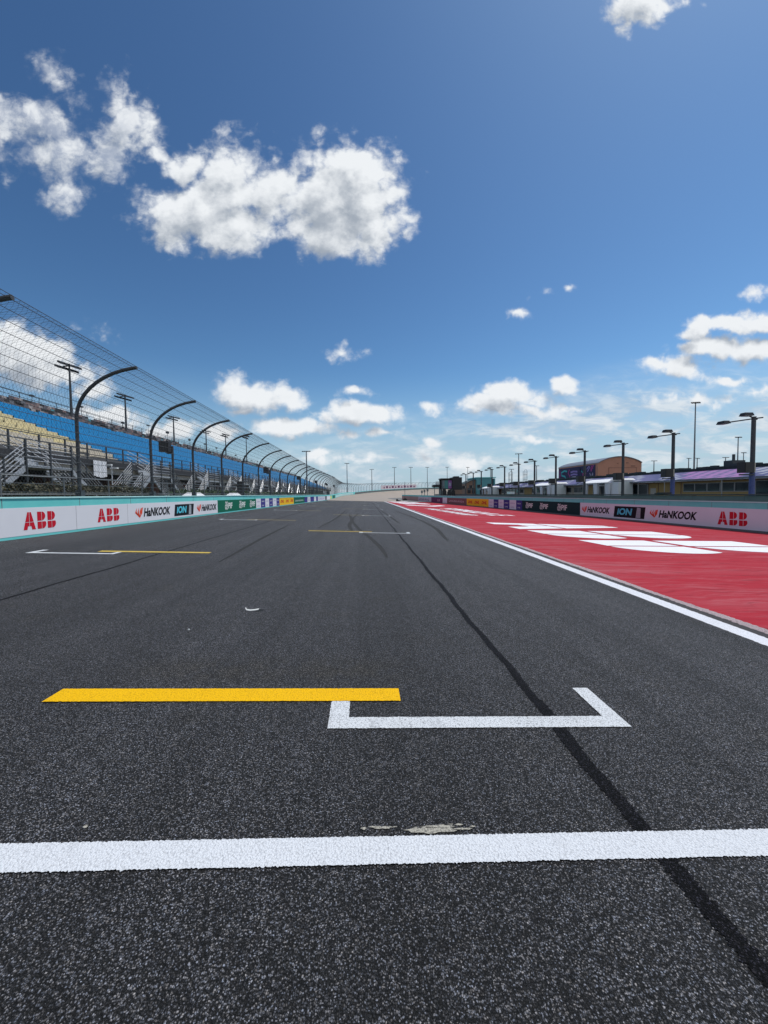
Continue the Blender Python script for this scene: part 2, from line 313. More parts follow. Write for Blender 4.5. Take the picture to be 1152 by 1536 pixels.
M['dhl'] = mat('yellow_vinyl', (.80, .48, .02), .4, var=.06); M['dhl_red'] = mat('red_lettering', (.55, .05, .02), .45, var=.06)
M['plum'] = mat('plum_vinyl', (.13, .03, .10), .45, var=.1); M['rose'] = mat('rose_vinyl', (.62, .46, .52), .45, var=.08); M['end_brown'] = mat('brown_red_vinyl', (.42, .22, .21), .7); M['maroon'] = mat('maroon_vinyl', (.20, .10, .105), .45, var=.1); M['grey_vinyl'] = mat('grey_vinyl', (.16, .15, .18), .5)
M['tyre_grey'] = mat('photo_grey', (.32, .36, .40), .45, var=.4, scale=9)
M['steel'] = mat('galvanised_steel', (.20, .21, .22), .5, .7, var=.2, scale=4); M['dark_steel'] = mat('dark_steel', (.055, .062, .07), .55, .35, var=.25, scale=3)
M['wire'] = mat('fence_wire', (.10, .105, .115), .55, .4, var=.1); M['cable'] = mat('fence_cable', (.08, .085, .095), .5, .5, var=.1)
M['concrete'] = mat('concrete', (.30, .30, .29), .85, var=.2, scale=1.5, bump=.4, bscale=25); M['dark_concrete'] = mat('dark_grey_concrete', (.13, .135, .14), .85, var=.25, scale=1.2)  # second concrete is one darker grey, mottled by noise
M['stand_deck'] = mat('stand_deck', (.13, .14, .16), .8, var=.2, scale=1.0)
M['seat_blue'] = mat('blue_plastic', (.005, .235, .50), .45, var=.14, scale=.7); M['seat_beige'] = mat('beige_plastic', (.60, .52, .30), .5, var=.12, scale=.8); M['seat_tan'] = mat('tan_plastic', (.50, .45, .36), .5, var=.12)
M['seat_grey'] = mat('grey_plastic', (.10, .09, .10), .5, var=.3); M['seat_brown'] = mat('brown_plastic', (.20, .14, .13), .5, var=.3); M['seat_aqua'] = mat('aqua_plastic', (.06, .22, .26), .5, var=.2); M['seat_pale'] = mat('pale_plastic', (.32, .29, .28), .5, var=.2)
M['alu'] = mat('aluminium', (.50, .52, .55), .38, .6, var=.1, scale=3); M['dark'] = mat('near_black_paint', (.02, .021, .024), .7, var=.3); M['terracotta'] = mat('terracotta_wall', (.24, .10, .065), .85, var=.2, scale=1.5)  # near-black paint shared by seats, fascia, recess wall and cap rail
M['beam'] = mat('pale_beam', (.42, .39, .33), .8, var=.12, scale=1.0); M['white'] = mat('white_coating', (.72, .73, .75), .45, var=.06, scale=1.2); M['white_cloth'] = mat('white_cloth', (.66, .68, .72), .8, var=.08, scale=2, bump=.5, bscale=3)
M['hedge'] = mat('hedge_leaf', (.040, .045, .018), .7, var=.6, scale=1.2, c2=(.085, .075, .035)); M['hedge_green'] = mat('hedge_green_leaf', (.035, .07, .022), .7, var=.5, scale=1.2); M['twig'] = mat('twig', (.06, .045, .03), .9)
M['black'] = mat('black_casing', (.012, .012, .014), .5, var=.2); M['lens'] = mat('lamp_lens', (.35, .36, .38), .25, .2, var=.05); M['blue_wrap'] = mat('blue_wrap', (.02, .03, .16), .5, var=.3, scale=4, c2=(.10, .14, .36))
M['gold'] = mat('gold_panel', (.34, .22, .07), .6, var=.2, scale=1.4); M['glass'] = mat('tinted_glass', (.02, .028, .035), .08, 0, var=.3, scale=.8, spec=.9); M['frame'] = mat('window_frame', (.30, .30, .29), .5)
M['roof_dark'] = mat('dark_roof', (.03, .045, .045), .7, var=.2); M['roof_grey'] = mat('grey_roof', (.17, .18, .21), .45, .3, var=.1)
M['salmon'] = mat('salmon_wall', (.46, .22, .145), .85, var=.10, scale=.5); M['salmon_dark'] = mat('salmon_trim', (.24, .12, .085), .85); M['blue_wall'] = mat('blue_wall', (.012, .10, .24), .7, var=.15, scale=.5); M['teal_wall'] = mat('teal_wall', (.10, .30, .32), .7, var=.1, scale=.4); M['brown_wall'] = mat('brown_wall', (.22, .14, .10), .8, var=.15)
M['mural'] = mat('mural_navy', (.02, .015, .075), .7, var=.2); M['m_aqua'] = mat('mural_aqua', (.05, .42, .45), .7); M['m_pink'] = mat('mural_pink', (.45, .05, .25), .7); M['m_violet'] = mat('mural_violet', (.28, .20, .48), .7); M['m_lilac'] = mat('mural_lilac', (.40, .36, .50), .7)
for n_ in ('white_banner','cool_banner','logo_red','logo_black','orange_red','cyan','green','dark_green','pale','purple','lilac','dhl','dhl_red','plum','rose','maroon','grey_vinyl','tyre_grey'):
    q_ = M[n_].node_tree.nodes['Principled BSDF']; q_.inputs['Roughness'].default_value = .75; q_.inputs['Specular IOR Level'].default_value = .15
M['c_blue'] = mat('canopy_blue', (.03, .04, .14), .85, var=.15); M['c_violet'] = mat('canopy_violet', (.06, .06, .17), .85, var=.15); M['c_pink'] = mat('canopy_pink', (.22, .10, .28), .85, var=.12); M['c_white'] = mat('canopy_white', (.22, .24, .31), .85, var=.12)
M['screen_teal'] = mat('screen_teal', (.05, .22, .21), .3); M['screen_pink'] = mat('screen_pink', (.30, .10, .34), .3); M['screen_grey'] = mat('screen_grey', (.16, .20, .22), .3)
M['leaf'] = mat('palm_leaf', (.04, .07, .03), .7, var=.4); M['bark'] = mat('bark', (.14, .11, .08), .9)
M['paper'] = mat('white_scrap', (.50, .52, .52), .6, var=.05)
# ------------------------------------------------------------------ frames of the two walls
class Frame:
    def __init__(s, A, B, side):
        s.A = np.array(A, float); s.B = np.array(B, float); s.t = (s.B-s.A)/np.linalg.norm(s.B-s.A)
        s.n = np.array([s.t[1], -s.t[0]])*side          # towards the track
    def p(s, a, o, z):                                   # a metres along, o metres towards the track, z above the paving
        q = s.A + s.t*a + s.n*o
        return (q[0], q[1], z + zg(q[0]))
LW = Frame((-10.57, 11.9), (-8.94, 90.14), +1)
RW = Frame((20.84, 19.5), (11.63, 133.08), -1)
# ------------------------------------------------------------------ ground
xs = [-9000, -2000, -400, -100, -40, -16, 26, 60, 150, 500, 2000, 9000]; ys = [-3000, -300, -40, 0, 60, 130, 300, 600, 1500, 4000, 12000]
g = MB(); V = [(x, y, zg(x)-.03-(0 if abs(x) < 60 else .1)) for y in ys for x in xs]; nx = len(xs)
g.add(V, [(j*nx+i, j*nx+i+1, (j+1)*nx+i+1, (j+1)*nx+i) for j in range(len(ys)-1) for i in range(nx-1)])
tag(g.build('ground', M['earth']), kind='structure')
def sheet(name, mtl, pts, z, parent=None):
    b = MB(); b.poly([(x, y, -K*x+z) for x, y in pts]); return b.build(name, mtl, parent)
def strip(name, mtl, yl, xl, xr, z, parent=None, jag=0.0, step=None):
    """strip along Y with left edge xl(y) and right edge xr(y)"""
    b = MB(); V = []
    for y in yl:
        a, c = xl(y), xr(y)
        V += [(a+rng.normal(0, jag), y, 0), (c+rng.normal(0, jag), y, 0)]
    V = [(x, y, -K*x+z) for x, y, _ in V]
    b.add(V, [(2*i, 2*i+1, 2*i+3, 2*i+2) for i in range(len(yl)-1)]); return b.build(name, mtl, parent)
def wallx(fr, y, o=0):
    a = (y-fr.A[1]-fr.n[1]*o)/fr.t[1]; return fr.A[0]+fr.t[0]*a+fr.n[0]*o
def edge(y):                                             # inner edge of the white line along the run-off
    return np.interp(y, [-8, 4, 12, 20, 60, 90, 104, 118], [4.5, 4.46, 4.54, 4.56, 4.52, 4.2, 3.4, 2.2])
YS = list(np.arange(-8, 4, 2)) + list(np.arange(4, 40, 3)) + list(np.arange(40, 125, 5)) + [125]
track = strip('race_track', M['asphalt'], YS, lambda y: wallx(LW, y, -.3), lambda y: edge(y)+.02, 0.0)
tag(track, 'dark grey coarse asphalt straight with painted grid boxes', kind='structure')
red = strip('red_run_off', M['red'], [y for y in YS if y <= 118], lambda y: edge(y)+.53, lambda y: max(edge(y)+.7, wallx(RW, y, .0)), 0.002)
tag(red, 'red painted run-off beside the straight with huge white letters', kind='structure')
fine = list(np.arange(-8, 3.2, .08)) + list(np.arange(3.2, 9, .03)) + list(np.arange(9, 20, .12)) + list(np.arange(20, 118, 1.0))
strip('edge_line', M['edge_line'], fine, lambda y: edge(y), lambda y: edge(y)+.26, 0.004, track, .004)
strip('gutter_strip', M['gutter'], fine, lambda y: edge(y)+.262, lambda y: edge(y)+.41, 0.003, track, .0)
strip('worn_edge_line', M['pinkish'], fine, lambda y: edge(y)+.41, lambda y: edge(y)+.565+.02*math.sin(y*1.7), 0.0045, track, .010)
# start line and grid boxes: sheets with stone-ragged edges
def ragged(pts, jag, step):
    out = []
    for i in range(len(pts)):
        a = np.array(pts[i], float); b_ = np.array(pts[(i+1) % len(pts)], float); L = np.linalg.norm(b_-a); n_ = max(1, int(L/step))
        nn = np.array([-(b_-a)[1], (b_-a)[0]])/max(L, 1e-6)
        for k_ in range(n_):
            out.append(tuple(a+(b_-a)*k_/n_ + nn*(rng.normal(0, jag) if k_ else 0)))
    return out
def bar(x0, x1, y0, y1, jag, step, b, z):
    """horizontal ragged bar as a ladder of quads (stays well-formed at any jaggedness)"""
    n_ = max(2, int((x1-x0)/step)); V = []; lo = rng.normal(0, jag, n_+1); hi = rng.normal(0, jag, n_+1)
    for i in range(n_+1):
        x = x0+(x1-x0)*i/n_; V += [(x, y0+lo[i], -K*x+z), (x, y1+hi[i], -K*x+z)]
    b.add(V, [(2*i, 2*i+2, 2*i+3, 2*i+1) for i in range(n_)])
def vbar(x0, x1, y0, y1, jag, step, b, z):
    n_ = max(2, int((y1-y0)/step)); V = []; lo = rng.normal(0, jag, n_+1); hi = rng.normal(0, jag, n_+1)
    for i in range(n_+1):
        y = y0+(y1-y0)*i/n_; a, c = x0+lo[i], x1+hi[i]; V += [(a, y, -K*a+z), (c, y, -K*c+z)]
    b.add(V, [(2*i, 2*i+1, 2*i+3, 2*i+2) for i in range(n_)])
b = MB(); bar(wallx(LW, 1.7)+.3, 4.40, 1.635, 1.775, .0022, .006, b, .006); b.build('start_line', M['white_line'], track)
rows = [3.08+6.52*i for i in range(14)]
for i, yc_ in enumerate(rows):
    right = i % 2 == 0; yc_ = [3.08, 10.3, 16.75, 22.85, 29.75, 36.0][i] if i < 6 else 36.0+6.5*(i-5)
    jag, stp = (.0016, .008) if i < 1 else ((.003, .05) if i < 3 else (.0, .5))
    if right: x0, x1, ya, yb_ = -.28, 1.85, -2.42, .25
    else: x0, x1, ya, yb_ = -8.2, -6.12, -6.75, -4.0
    if i == 1: x0, x1 = -8.2, -6.14
    y0 = yc_-.45
    b = MB(); bar(x0, x1, y0, y0+.135, jag, stp, b, .006)
    ytop_l = y0+.55 if not right else yc_-.095; ytop_r = y0+.56 if right else yc_-.095
    vbar(x0, x0+.14, y0+.135, ytop_l, jag, stp, b, .006); vbar(x1-.13, x1, y0+.135, ytop_r, jag, stp, b, .006)
    o = b.build('grid_box', M['white_paint'], track)
    if i == 0: tag(o, 'white painted grid box nearest the start line')
    b = MB()
    if i == 0:
        n_ = 300; V = []; q0 = rng.normal(0, .0016, n_+1); q1 = rng.normal(0, .0016, n_+1)
        for j in range(n_+1):
            t_ = j/n_; xa = ya+(yb_-ya)*t_; xb = (ya+.01)+(yb_-ya-.01)*t_
            V += [(xa, yc_-.095+q0[j], -K*xa+.008), (xb, yc_+.10+q1[j], -K*xb+.008)]
        b.add(V, [(2*j, 2*j+2, 2*j+3, 2*j+1) for j in range(n_)])
    else: bar(ya, yb_, yc_-.095, yc_+.095, jag, stp, b, .008)
    o = b.build('yellow_line', M['yellow_paint'] if i < 1 else (M['dull_yellow'] if i < 3 else M['faded_yellow']), track)
    if i == 0: tag(o, 'bright yellow bar joined to the nearest grid box')
# tar seams
def wob(y, s): return .012*math.sin(y*2.1+s)+.006*math.sin(y*7.3+s*2)
sy = list(np.arange(.6, 5, .007)) + list(np.arange(5, 9, .02)) + list(np.arange(9, 30, .2)) + list(np.arange(30, 100, 2))
strip('tar_seam', M['seam'], sy, lambda y: 1.285+wob(y, 0)-(.0 if y > 2 else .0), lambda y: 1.375+wob(y, .3)-(.02 if y > 3 else 0), .0032, track, .006)
strip('tar_seam', M['seam'], list(np.arange(3, 40, .1))+list(np.arange(40, 90, 3)), lambda y: -5.16-.010*max(0, y-9)+wob(y, 3), lambda y: -5.105-.010*max(0, y-9)+wob(y, 3), .003, track, .003)
# tyre marks
def tmark(pts, w):
    pts = np.array(pts, float); t_ = np.linspace(0, 1, len(pts)); tt = np.linspace(0, 1, 60)
    X = np.interp(tt, t_, pts[:, 0]); Y = np.interp(tt, t_, pts[:, 1])
    X = np.convolve(np.pad(X, 6, 'edge'), np.ones(13)/13, 'valid')
    b = MB(); V = []
    for i in range(60):
        ww = w*math.sin(math.pi*min(1, max(0.02, i/59)))**.4
        V += [(X[i]-ww/2, Y[i], -K*X[i]+.0022), (X[i]+ww/2, Y[i], -K*X[i]+.0022)]
    b.add(V, [(2*i, 2*i+1, 2*i+3, 2*i+2) for i in range(59)]); b.build('tyre_mark', M['tyre'], track)
tmark([(.55, 10), (.35, 13), (-.35, 18), (-.9, 24), (-.6, 33)], .2)
tmark([(-.6, 17), (-.9, 20), (-.85, 24), (-1.3, 31)], .3)
tmark([(2.9, 14), (3.4, 19), (3.5, 26), (2.9, 40)], .3)
tmark([(-2.2, 18), (-1.9, 25), (-1.9, 38)], .18); tmark([(1.9, 22), (1.7, 30), (1.3, 50)], .2)
tmark([(-3.3, 9), (-3.6, 14), (-3.8, 20)], .14)
# remnants of an older line
def blob2(cx, cy, a, b_, n_=26, j=.3, z=.0045, parent=track, m_='remnant'):
    pts = [(cx+a*math.cos(t_)*(1+rng.uniform(-j, j)), cy+b_*math.sin(t_)*(1+rng.uniform(-j, j))) for t_ in np.linspace(0, 2*math.pi, n_, endpoint=False)]
    b = MB(); c0 = (cx, cy, -K*cx+z); V = [c0]+[(x, y, -K*x+z) for x, y in pts]
    b.add(V, [(0, i+1, (i+1) % n_+1) for i in range(n_)]); return b.build('paint_remnant', M[m_], parent)
blob2(.29, 1.805, .11, .016); blob2(.33, 1.825, .08, .010); blob2(.06, 1.825, .045, .007, j=.4); blob2(-.03, 1.822, .012, .008); blob2(.445, 1.81, .04, .006, j=.5); blob2(.43, 1.835, .02, .005)
blob2(-1.34, 1.86, .010, .008)
for x_, y_ in ((.12, 1.828), (.50, 1.822), (.22, 1.822), (.395, 1.838), (.015, 1.83)): blob2(x_, y_, rng.uniform(.008, .022), rng.uniform(.002, .005), 14, .6)
# letters on the run-off
def LT(gx, gy, y_near, x_base):                         # glyph x runs towards the camera, glyph y away from the track
    q = RW.A*0 + np.array([x_base, y_near]) - RW.t*gx + np.array([RW.t[1], -RW.t[0]])*gy
    return (q[0], q[1], -K*q[0]+.007)
def arc(cx, cy, rx, ry, a0, a1, n_=14): return [(cx+rx*math.cos(R(a0+(a1-a0)*i/n_)), cy+ry*math.sin(R(a0+(a1-a0)*i/n_))) for i in range(n_+1)]
def abb_polys():
    """block letters A B B split by a thin cross; every letter 1 high"""
    P_ = []; gp = .016
    def clip(poly, ax, lim, keep_less):
        out = []
        for i in range(len(poly)):
            a, c = poly[i], poly[(i+1) % len(poly)]; ia = (a[ax] <= lim) == keep_less; ic = (c[ax] <= lim) == keep_less
            if ia: out.append(a)
            if ia != ic:
                t_ = (lim-a[ax])/(c[ax]-a[ax]); out.append((a[0]+(c[0]-a[0])*t_, a[1]+(c[1]-a[1])*t_))
        return out
    def cross(poly, cx, cy):
        for lx in (0, 1):
            for ly in (0, 1):
                q = clip(poly, 0, cx-gp if lx == 0 else cx+gp, lx == 0)
                if len(q) > 2: q = clip(q, 1, cy-gp if ly == 0 else cy+gp, ly == 0)
                if len(q) > 2: P_.append(q)
    W_A = .82
    A_l = [[(0, 0), (.25, 0), (.25+.045, .20), (.525, .20), (.57, 0), (.82, 0), (.53, 1), (.29, 1)]]
    cross(A_l[0], .41, .43)
    def B(x):
        w = .62
        upper = [(x, .47), (x, 1)] + [(x+.32, 1)] + arc(x+.32, .745, .25, .255, 90, -80) + [(x+.36, .47)]
        lower = [(x, 0), (x, .53), (x+.38, .53)] + arc(x+.34, .27, .28, .27, 70, -90)
        cx = x+.31
        for pl, y0_, y1_ in ((upper, .43+gp, 1), (lower, 0, .43-gp)):
            q = clip([(p_[0], p_[1]) for p_ in pl], 1, .43+gp if y0_ > .4 else .43-gp, y0_ < .4)
            for left in (True, False):
                qq = clip(q, 0, cx-gp if left else cx+gp, left)
                if len(qq) > 2: P_.append(qq)
    B(.95); B(1.68)
    return P_, 2.30
ABB, ABBW = abb_polys()
def ground_abb(y_far, x_base, length, height, z_lift=0):
    for part_ in (0,):
        b = MB()
        for pl in ABB: b.poly([LT(p_[0]*length/ABBW, p_[1]*height, y_far, x_base) for p_ in pl])
        b.build('run_off_letters', M['letter_white'], red)
ground_abb(24.3, 7.45, 12.9, 6.75); ground_abb(100, 4.4, 30, 5.6)
def text_mesh(body, bold=.0):
    cu = bpy.data.curves.new('t', 'FONT'); cu.body = body; cu.offset = bold; cu.resolution_u = 3
    o = bpy.data.objects.new('t', cu); col.objects.link(o); dg = bpy.context.evaluated_depsgraph_get(); dg.update()
    me = bpy.data.meshes.new_from_object(o.evaluated_get(dg)); V = np.array([v_.co[:] for v_ in me.vertices]); Fc = [tuple(p_.vertices) for p_ in me.polygons]
    bpy.data.objects.remove(o); bpy.data.curves.remove(cu); bpy.data.meshes.remove(me)
    V[:, 0] -= V[:, 0].min(); V[:, 1] -= V[:, 1].min(); w, h_ = V[:, 0].max(), V[:, 1].max(); V[:, 0] /= w; V[:, 1] /= h_
    return V[:, :2], Fc
TX = {}
def put_text(body, fn, name, mtl, parent, bold=.02, shear=0.0):
    key = (body, bold)
    if key not in TX: TX[key] = text_mesh(body, bold)
    V, Fc = TX[key]; b = MB(); b.add([fn(x+shear*y, y) for x, y in V], Fc); return b.build(name, mtl, parent)
put_text('FORMULA E', lambda x, y: LT(x*17.0, y*2.3, 50.5, 9.4), 'run_off_letters', M['letter_white'], red, .03)
put_text('WORLD CHAMPIONSHIP', lambda x, y: LT(x*15.5, y*1.35, 48.5, 7.1), 'run_off_letters', M['letter_white'], red, .03)
b = MB(); b.poly([LT(*p_, 65, 6.3) for p_ in ((0, 0), (4, 3.2), (0, 6.2), (3, 6.2), (7.5, 3.2), (4, 0))]); b.build('run_off_letters', M['letter_white'], red)
# ------------------------------------------------------------------ barrier walls with banners
def wall_box(fr, a0, a1, o0, o1, z0, z1, b, nseg=1):
    for i in range(nseg):
        s0 = a0+(a1-a0)*i/nseg; s1 = a0+(a1-a0)*(i+1)/nseg
        q = [fr.p(s0, o0, z0), fr.p(s0, o1, z0), fr.p(s1, o1, z0), fr.p(s1, o0, z0), fr.p(s0, o0, z1), fr.p(s0, o1, z1), fr.p(s1, o1, z1), fr.p(s1, o0, z1)]
        b.hexa(q)
def quad_on(fr, a0, a1, z0, z1, o, b, skew=0.0):
    b.poly([fr.p(a0, o, z0), fr.p(a1, o, z0), fr.p(a1+skew, o, z1), fr.p(a0+skew, o, z1)])
class Banner:
    def __init__(s, fr, sgn, root, z0, z1):
        s.fr, s.sgn, s.root, s.z0, s.z1 = fr, sgn, root, z0, z1
    def panel(s, a0, a1, mtl, label=None, name='banner', z0=None, z1=None, o=.006, skew=0.0):
        b = MB(); z0 = s.z0 if z0 is None else z0; z1 = s.z1 if z1 is None else z1
        q = []
        for oo in (-.002, o):
            q += [s.fr.p(a0, oo, z0), s.fr.p(a1, oo, z0), s.fr.p(a1+skew, oo, z1), s.fr.p(a0+skew, oo, z1)]
        b.add(q, [(0,3,2,1),(4,5,6,7),(0,1,5,4),(1,2,6,5),(2,3,7,6),(3,0,4,7)])
        ob = b.build(name, mtl, s.root)
        if label: tag(ob, label)
        return ob
    def fn(s, a0, a1, z0, z1, o=.011):                   # maps unit glyph box; reads left to right for someone on the track
        def f_(x, y):
            a = a0+(a1-a0)*x if s.sgn > 0 else a1-(a1-a0)*x
            return s.fr.p(a, o, z0+(z1-z0)*y)
        return f_
    def text(s, body, a0, a1, z0, z1, mtl, parent, bold=.02, shear=0.0, o=.011):
        return put_text(body, s.fn(a0, a1, z0, z1, o), 'lettering', mtl, parent, bold, shear)
    def abb(s, a0, a1, z0, z1, parent):
        f_ = s.fn(a0, a1, z0, z1); b = MB()
        for pl in ABB: b.poly([f_(p_[0]/ABBW, p_[1]) for p_ in pl])
        return b.build('lettering', M['logo_red'], parent)
    def flame(s, a0, a1, z0, z1, parent):
        """red emblem of three rising strokes over a point"""
        f_ = s.fn(a0, a1, z0, z1); b = MB()
        for pl in ([(0, .55), (.22, .98), (.18, .62), (.55, 0), (.42, .18)], [(.30, .60), (.50, 1.0), (.45, .62), (.62, .18), (.55, .12)], [(.56, .62), (.74, 1.0), (.70, .55), (.66, .22)], [(0, .5), (.35, .45), (.62, .2), (.8, .95), (1.0, 1.0), (.9, .45), (.58, 0)]):
            b.poly([f_(*p_) for p_ in pl])
        return b.build('emblem', M['orange_red'], parent)
    def strokes(s, a0, a1, z0, z1, n_, mtl, parent, name='lettering', tall=.75):
        f_ = s.fn(a0, a1, z0, z1, .011); b = MB()
        for i in range(n_):
            x = i/n_; w = .62/n_; h_ = tall+(1-tall)*(1 if i % 3 == 0 else rng.uniform(0, .5))
            k_ = i % 3
            if k_ == 0: pls = [[(x, 0), (x+w*.35, 0), (x+w*.35, h_), (x, h_)], [(x+w*.35, 0), (x+w, 0), (x+w, h_*.25), (x+w*.35, h_*.25)]]
            elif k_ == 1: pls = [[(x, 0), (x+w*.3, 0), (x+w*.3, h_), (x, h_)], [(x+w*.7, 0), (x+w, 0), (x+w, h_), (x+w*.7, h_)], [(x+w*.3, h_*.75), (x+w*.7, h_*.75), (x+w*.7, h_), (x+w*.3, h_)]]
            else: pls = [[(x, 0), (x+w, 0), (x+w, h_*.25), (x, h_*.25)], [(x, h_*.4), (x+w, h_*.4), (x+w, h_*.62), (x, h_*.62)], [(x, h_*.78), (x+w, h_*.78), (x+w, h_), (x, h_)]]
            for pl in pls: b.poly([f_(*p_) for p_ in pl])
        return b.build(name, mtl, parent)
    def palm(s, a0, a1, z0, z1, parent):
        """tall pale emblem of thin upright strokes beside the letters"""
        f_ = s.fn(a0, a1, z0, z1); b = MB()
        for (x, y0_, y1_) in ((0, .1, .55), (.22, .0, .35), (.22, .45, 1.0), (.45, .1, .9), (.68, .3, 1.0), (.68, 0, .2), (.88, .2, .7)):
            b.poly([f_(x, y0_), f_(x+.12, y0_), f_(x+.12, y1_), f_(x, y1_)])
        for y_ in (.08, .5, .82): b.poly([f_(.1, y_), f_(.9, y_), f_(.9, y_+.07), f_(.1, y_+.07)])
        return b.build('emblem', M['pale'], parent)
    def hankook(s, a0, a1, z0, z1, parent):
        L = a1-a0
        if s.sgn > 0: e0, e1, t0, t1 = a0, a0+L*.2, a0+L*.215, a1
        else: e0, e1, t0, t1 = a1-L*.2, a1, a0, a1-L*.215
        s.flame(e0, e1, z0-.03, z1+.03, parent); s.text('HaNKOOK', t0, t1, z0, z1, M['logo_black'], parent, .040, .04)
    def ion(s, a0, a1, z0, z1, parent_white):
        p_ = s.panel(a0, a1, M['logo_black'], 'black slanted panel with pale lettering', 'banner', z0, z1, .009, skew=.12*s.sgn)
        L = a1-a0
        if s.sgn > 0: t0, t1, q0, q1 = a0+L*.12, a0+L*.60, a0+L*.72, a0+L*.94
        else: t0, t1, q0, q1 = a1-L*.60, a1-L*.12, a1-L*.94, a1-L*.72
        s.text('iON', t0, t1, z0+(z1-z0)*.22, z1-(z1-z0)*.16, M['cyan'], p_, .045, .08, o=.014)
        b = MB(); f_ = s.fn(q0, q1, z0+.05*(z1-z0), z1-.05*(z1-z0), .014)
        b.poly([f_(.1, 0), f_(.75, 0), f_(.8, .95), f_(.3, 1)]); b.build('picture', M['tyre_grey'], p_)
left = empty('barrier_wall', (LW.A[0], LW.A[1], 0)); left.location = (0, 0, 0)
tag(left, 'low barrier with teal top and white banners below the grandstand fence', 'barrier')
b = MB(); wall_box(LW, -14, 80, -.5, 0, -.05, 1.23, b, 8); b.build('wall', M['teal'], left)
b = MB(); wall_box(LW, -14, 80, -.52, .03, 1.232, 1.262, b, 8); b.build('coping', M['teal_lip'], left)
def joints(fr, a0, a1, z0, z1, root, st_):
    b = MB()
    for a in np.arange(a0, a1, st_): wall_box(fr, a, a+.018, -.001, .004, z0, z1, b)
    b.build('joints', M['grey_vinyl'], root)
joints(LW, -6, 60, .946, 1.228, left, 3.05)
Z0, Z1 = .085, .945
BL = Banner(LW, +1, left, Z0, Z1)
w = BL.panel(-14, 15.98, M['white_banner'], 'plain white banner with red and black lettering')
BL.abb(-5.2, -3.9, .27, .80, w)
BL.abb(.77, 2.02, .25, .80, w); BL.abb(4.05, 5.38, .26, .79, w)
BL.hankook(6.5, 9.55, .30, .72, w); BL.ion(10.0, 12.25, .17, .80, w); BL.hankook(12.75, 15.75, .30, .72, w)
for a in (2.95, 5.95): 
    b = MB(); quad_on(LW, a, a+.012, Z0, Z1, .0075, b); b.build('banner_joint', M['grey_vinyl'], left)
gpn = BL.panel(15.99, 24.95, M['green'], 'bright green banner with pale lettering')
for c_ in (18.1, 21.15, 23.85):
    BL.palm(c_-.75, c_-.18, .22, .86, gpn); BL.text('PIF', c_-.1, c_+.75, .30, .74, M['pale'], gpn, .03)
seg = [24.96, 26.5, 28.05, 29.5, 31.0, 32.6, 34.0]
for i in range(6):
    pm = BL.panel(seg[i], seg[i+1]-.01, M['white_banner'] if i % 2 == 0 else M['purple'])
    a0, a1 = seg[i]+.3, seg[i+1]-.3
    BL.strokes(a0, a1, .62, .76, 5, M['lilac'] if i % 2 == 0 else M['pale'], pm); BL.strokes(a0+.1, a1-.1, .22, .36, 3, M['lilac'] if i % 2 == 0 else M['pale'], pm)
yb = BL.panel(34.0, 42.1, M['dhl'], 'yellow banner with red lettering three times')
for c_ in (35.3, 38.1, 40.8): BL.text('DHL', c_-.85, c_+.85, .36, .70, M['dhl_red'], yb, .05, .15)
gb = BL.panel(42.11, 50.4, M['green'], 'dark green banner with thin pale lettering'); BL.strokes(43.2, 49.6, .38, .60, 11, M['pale'], gb)
nb = BL.panel(50.41, 53.2, M['purple']); wb = BL.panel(53.21, 56.2, M['white_banner']); BL.strokes(53.7, 55.6, .3, .6, 4, M['lilac'], wb)
pb = BL.panel(56.21, 60.3, M['purple']); wb = BL.panel(60.31, 63, M['white_banner']); pb = BL.panel(63.01, 65.3, M['purple'])
wb = BL.panel(65.31, 76.5, M['white_banner']); BL.strokes(66.5, 75.5, .26, .66, 6, M['lilac'], wb); BL.panel(76.51, 80, M['grey_vinyl'])
# right wall
right = empty('barrier_wall'); tag(right, 'low barrier with teal top and banners beside the red run-off', 'barrier')
b = MB(); wall_box(RW, -4, 110, -.5, 0, -.06, 1.60, b, 8); b.build('wall', M['teal'], right)
b = MB(); wall_box(RW, -4, 110, -.53, .035, 1.602, 1.66, b, 8); b.build('coping', M['teal_lip'], right)
b = MB(); wall_box(RW, -4, 110, .001, .02, -.05, .12, b, 8); b.build('kick_strip', M['dark_concrete'], right)
joints(RW, -3, 70, 1.272, 1.598, right, 3.05)
BR = Banner(RW, -1, right, .12, 1.27)
w = BR.panel(-4, 15.75, M['cool_banner'], 'pale banner with red and black lettering')
BR.abb(1.03, 2.72, .30, 1.06, w); BR.hankook(4.1, 7.75, .43, .95, w); BR.ion(8.25, 11.4, .24, 1.10, w); BR.hankook(11.9, 15.5, .43, .95, w)
gpn = BR.panel(15.76, 26.95, M['dark_green'], 'dark green banner with pale lettering')
for c_ in (18.6, 22.0, 25.2):
    BR.palm(c_+.22, c_+.85, .36, 1.1, gpn); BR.text('PIF', c_-.8, c_+.15, .46, .98, M['pale'], gpn, .03)
seg = [26.96, 28.5, 30.35, 32.1, 33.75, 35.4, 37.2]
for i in range(6):
    pm = BR.panel(seg[i], seg[i+1]-.01, M['cool_banner'] if i % 2 == 1 else M['purple'])
    a0, a1 = seg[i]+.3, seg[i+1]-.3
    BR.strokes(a0, a1, .80, .98, 5, M['lilac'] if i % 2 == 1 else M['pale'], pm); BR.strokes(a0+.1, a1-.1, .30, .48, 3, M['lilac'] if i % 2 == 1 else M['pale'], pm)
yb = BR.panel(37.2, 46.7, M['dhl'], 'yellow orange banner with red lettering three times')
for c_ in (39.0, 42.0, 45.0): BR.text('DHL', c_-1.0, c_+1.0, .48, .94, M['dhl_red'], yb, .05, .15)
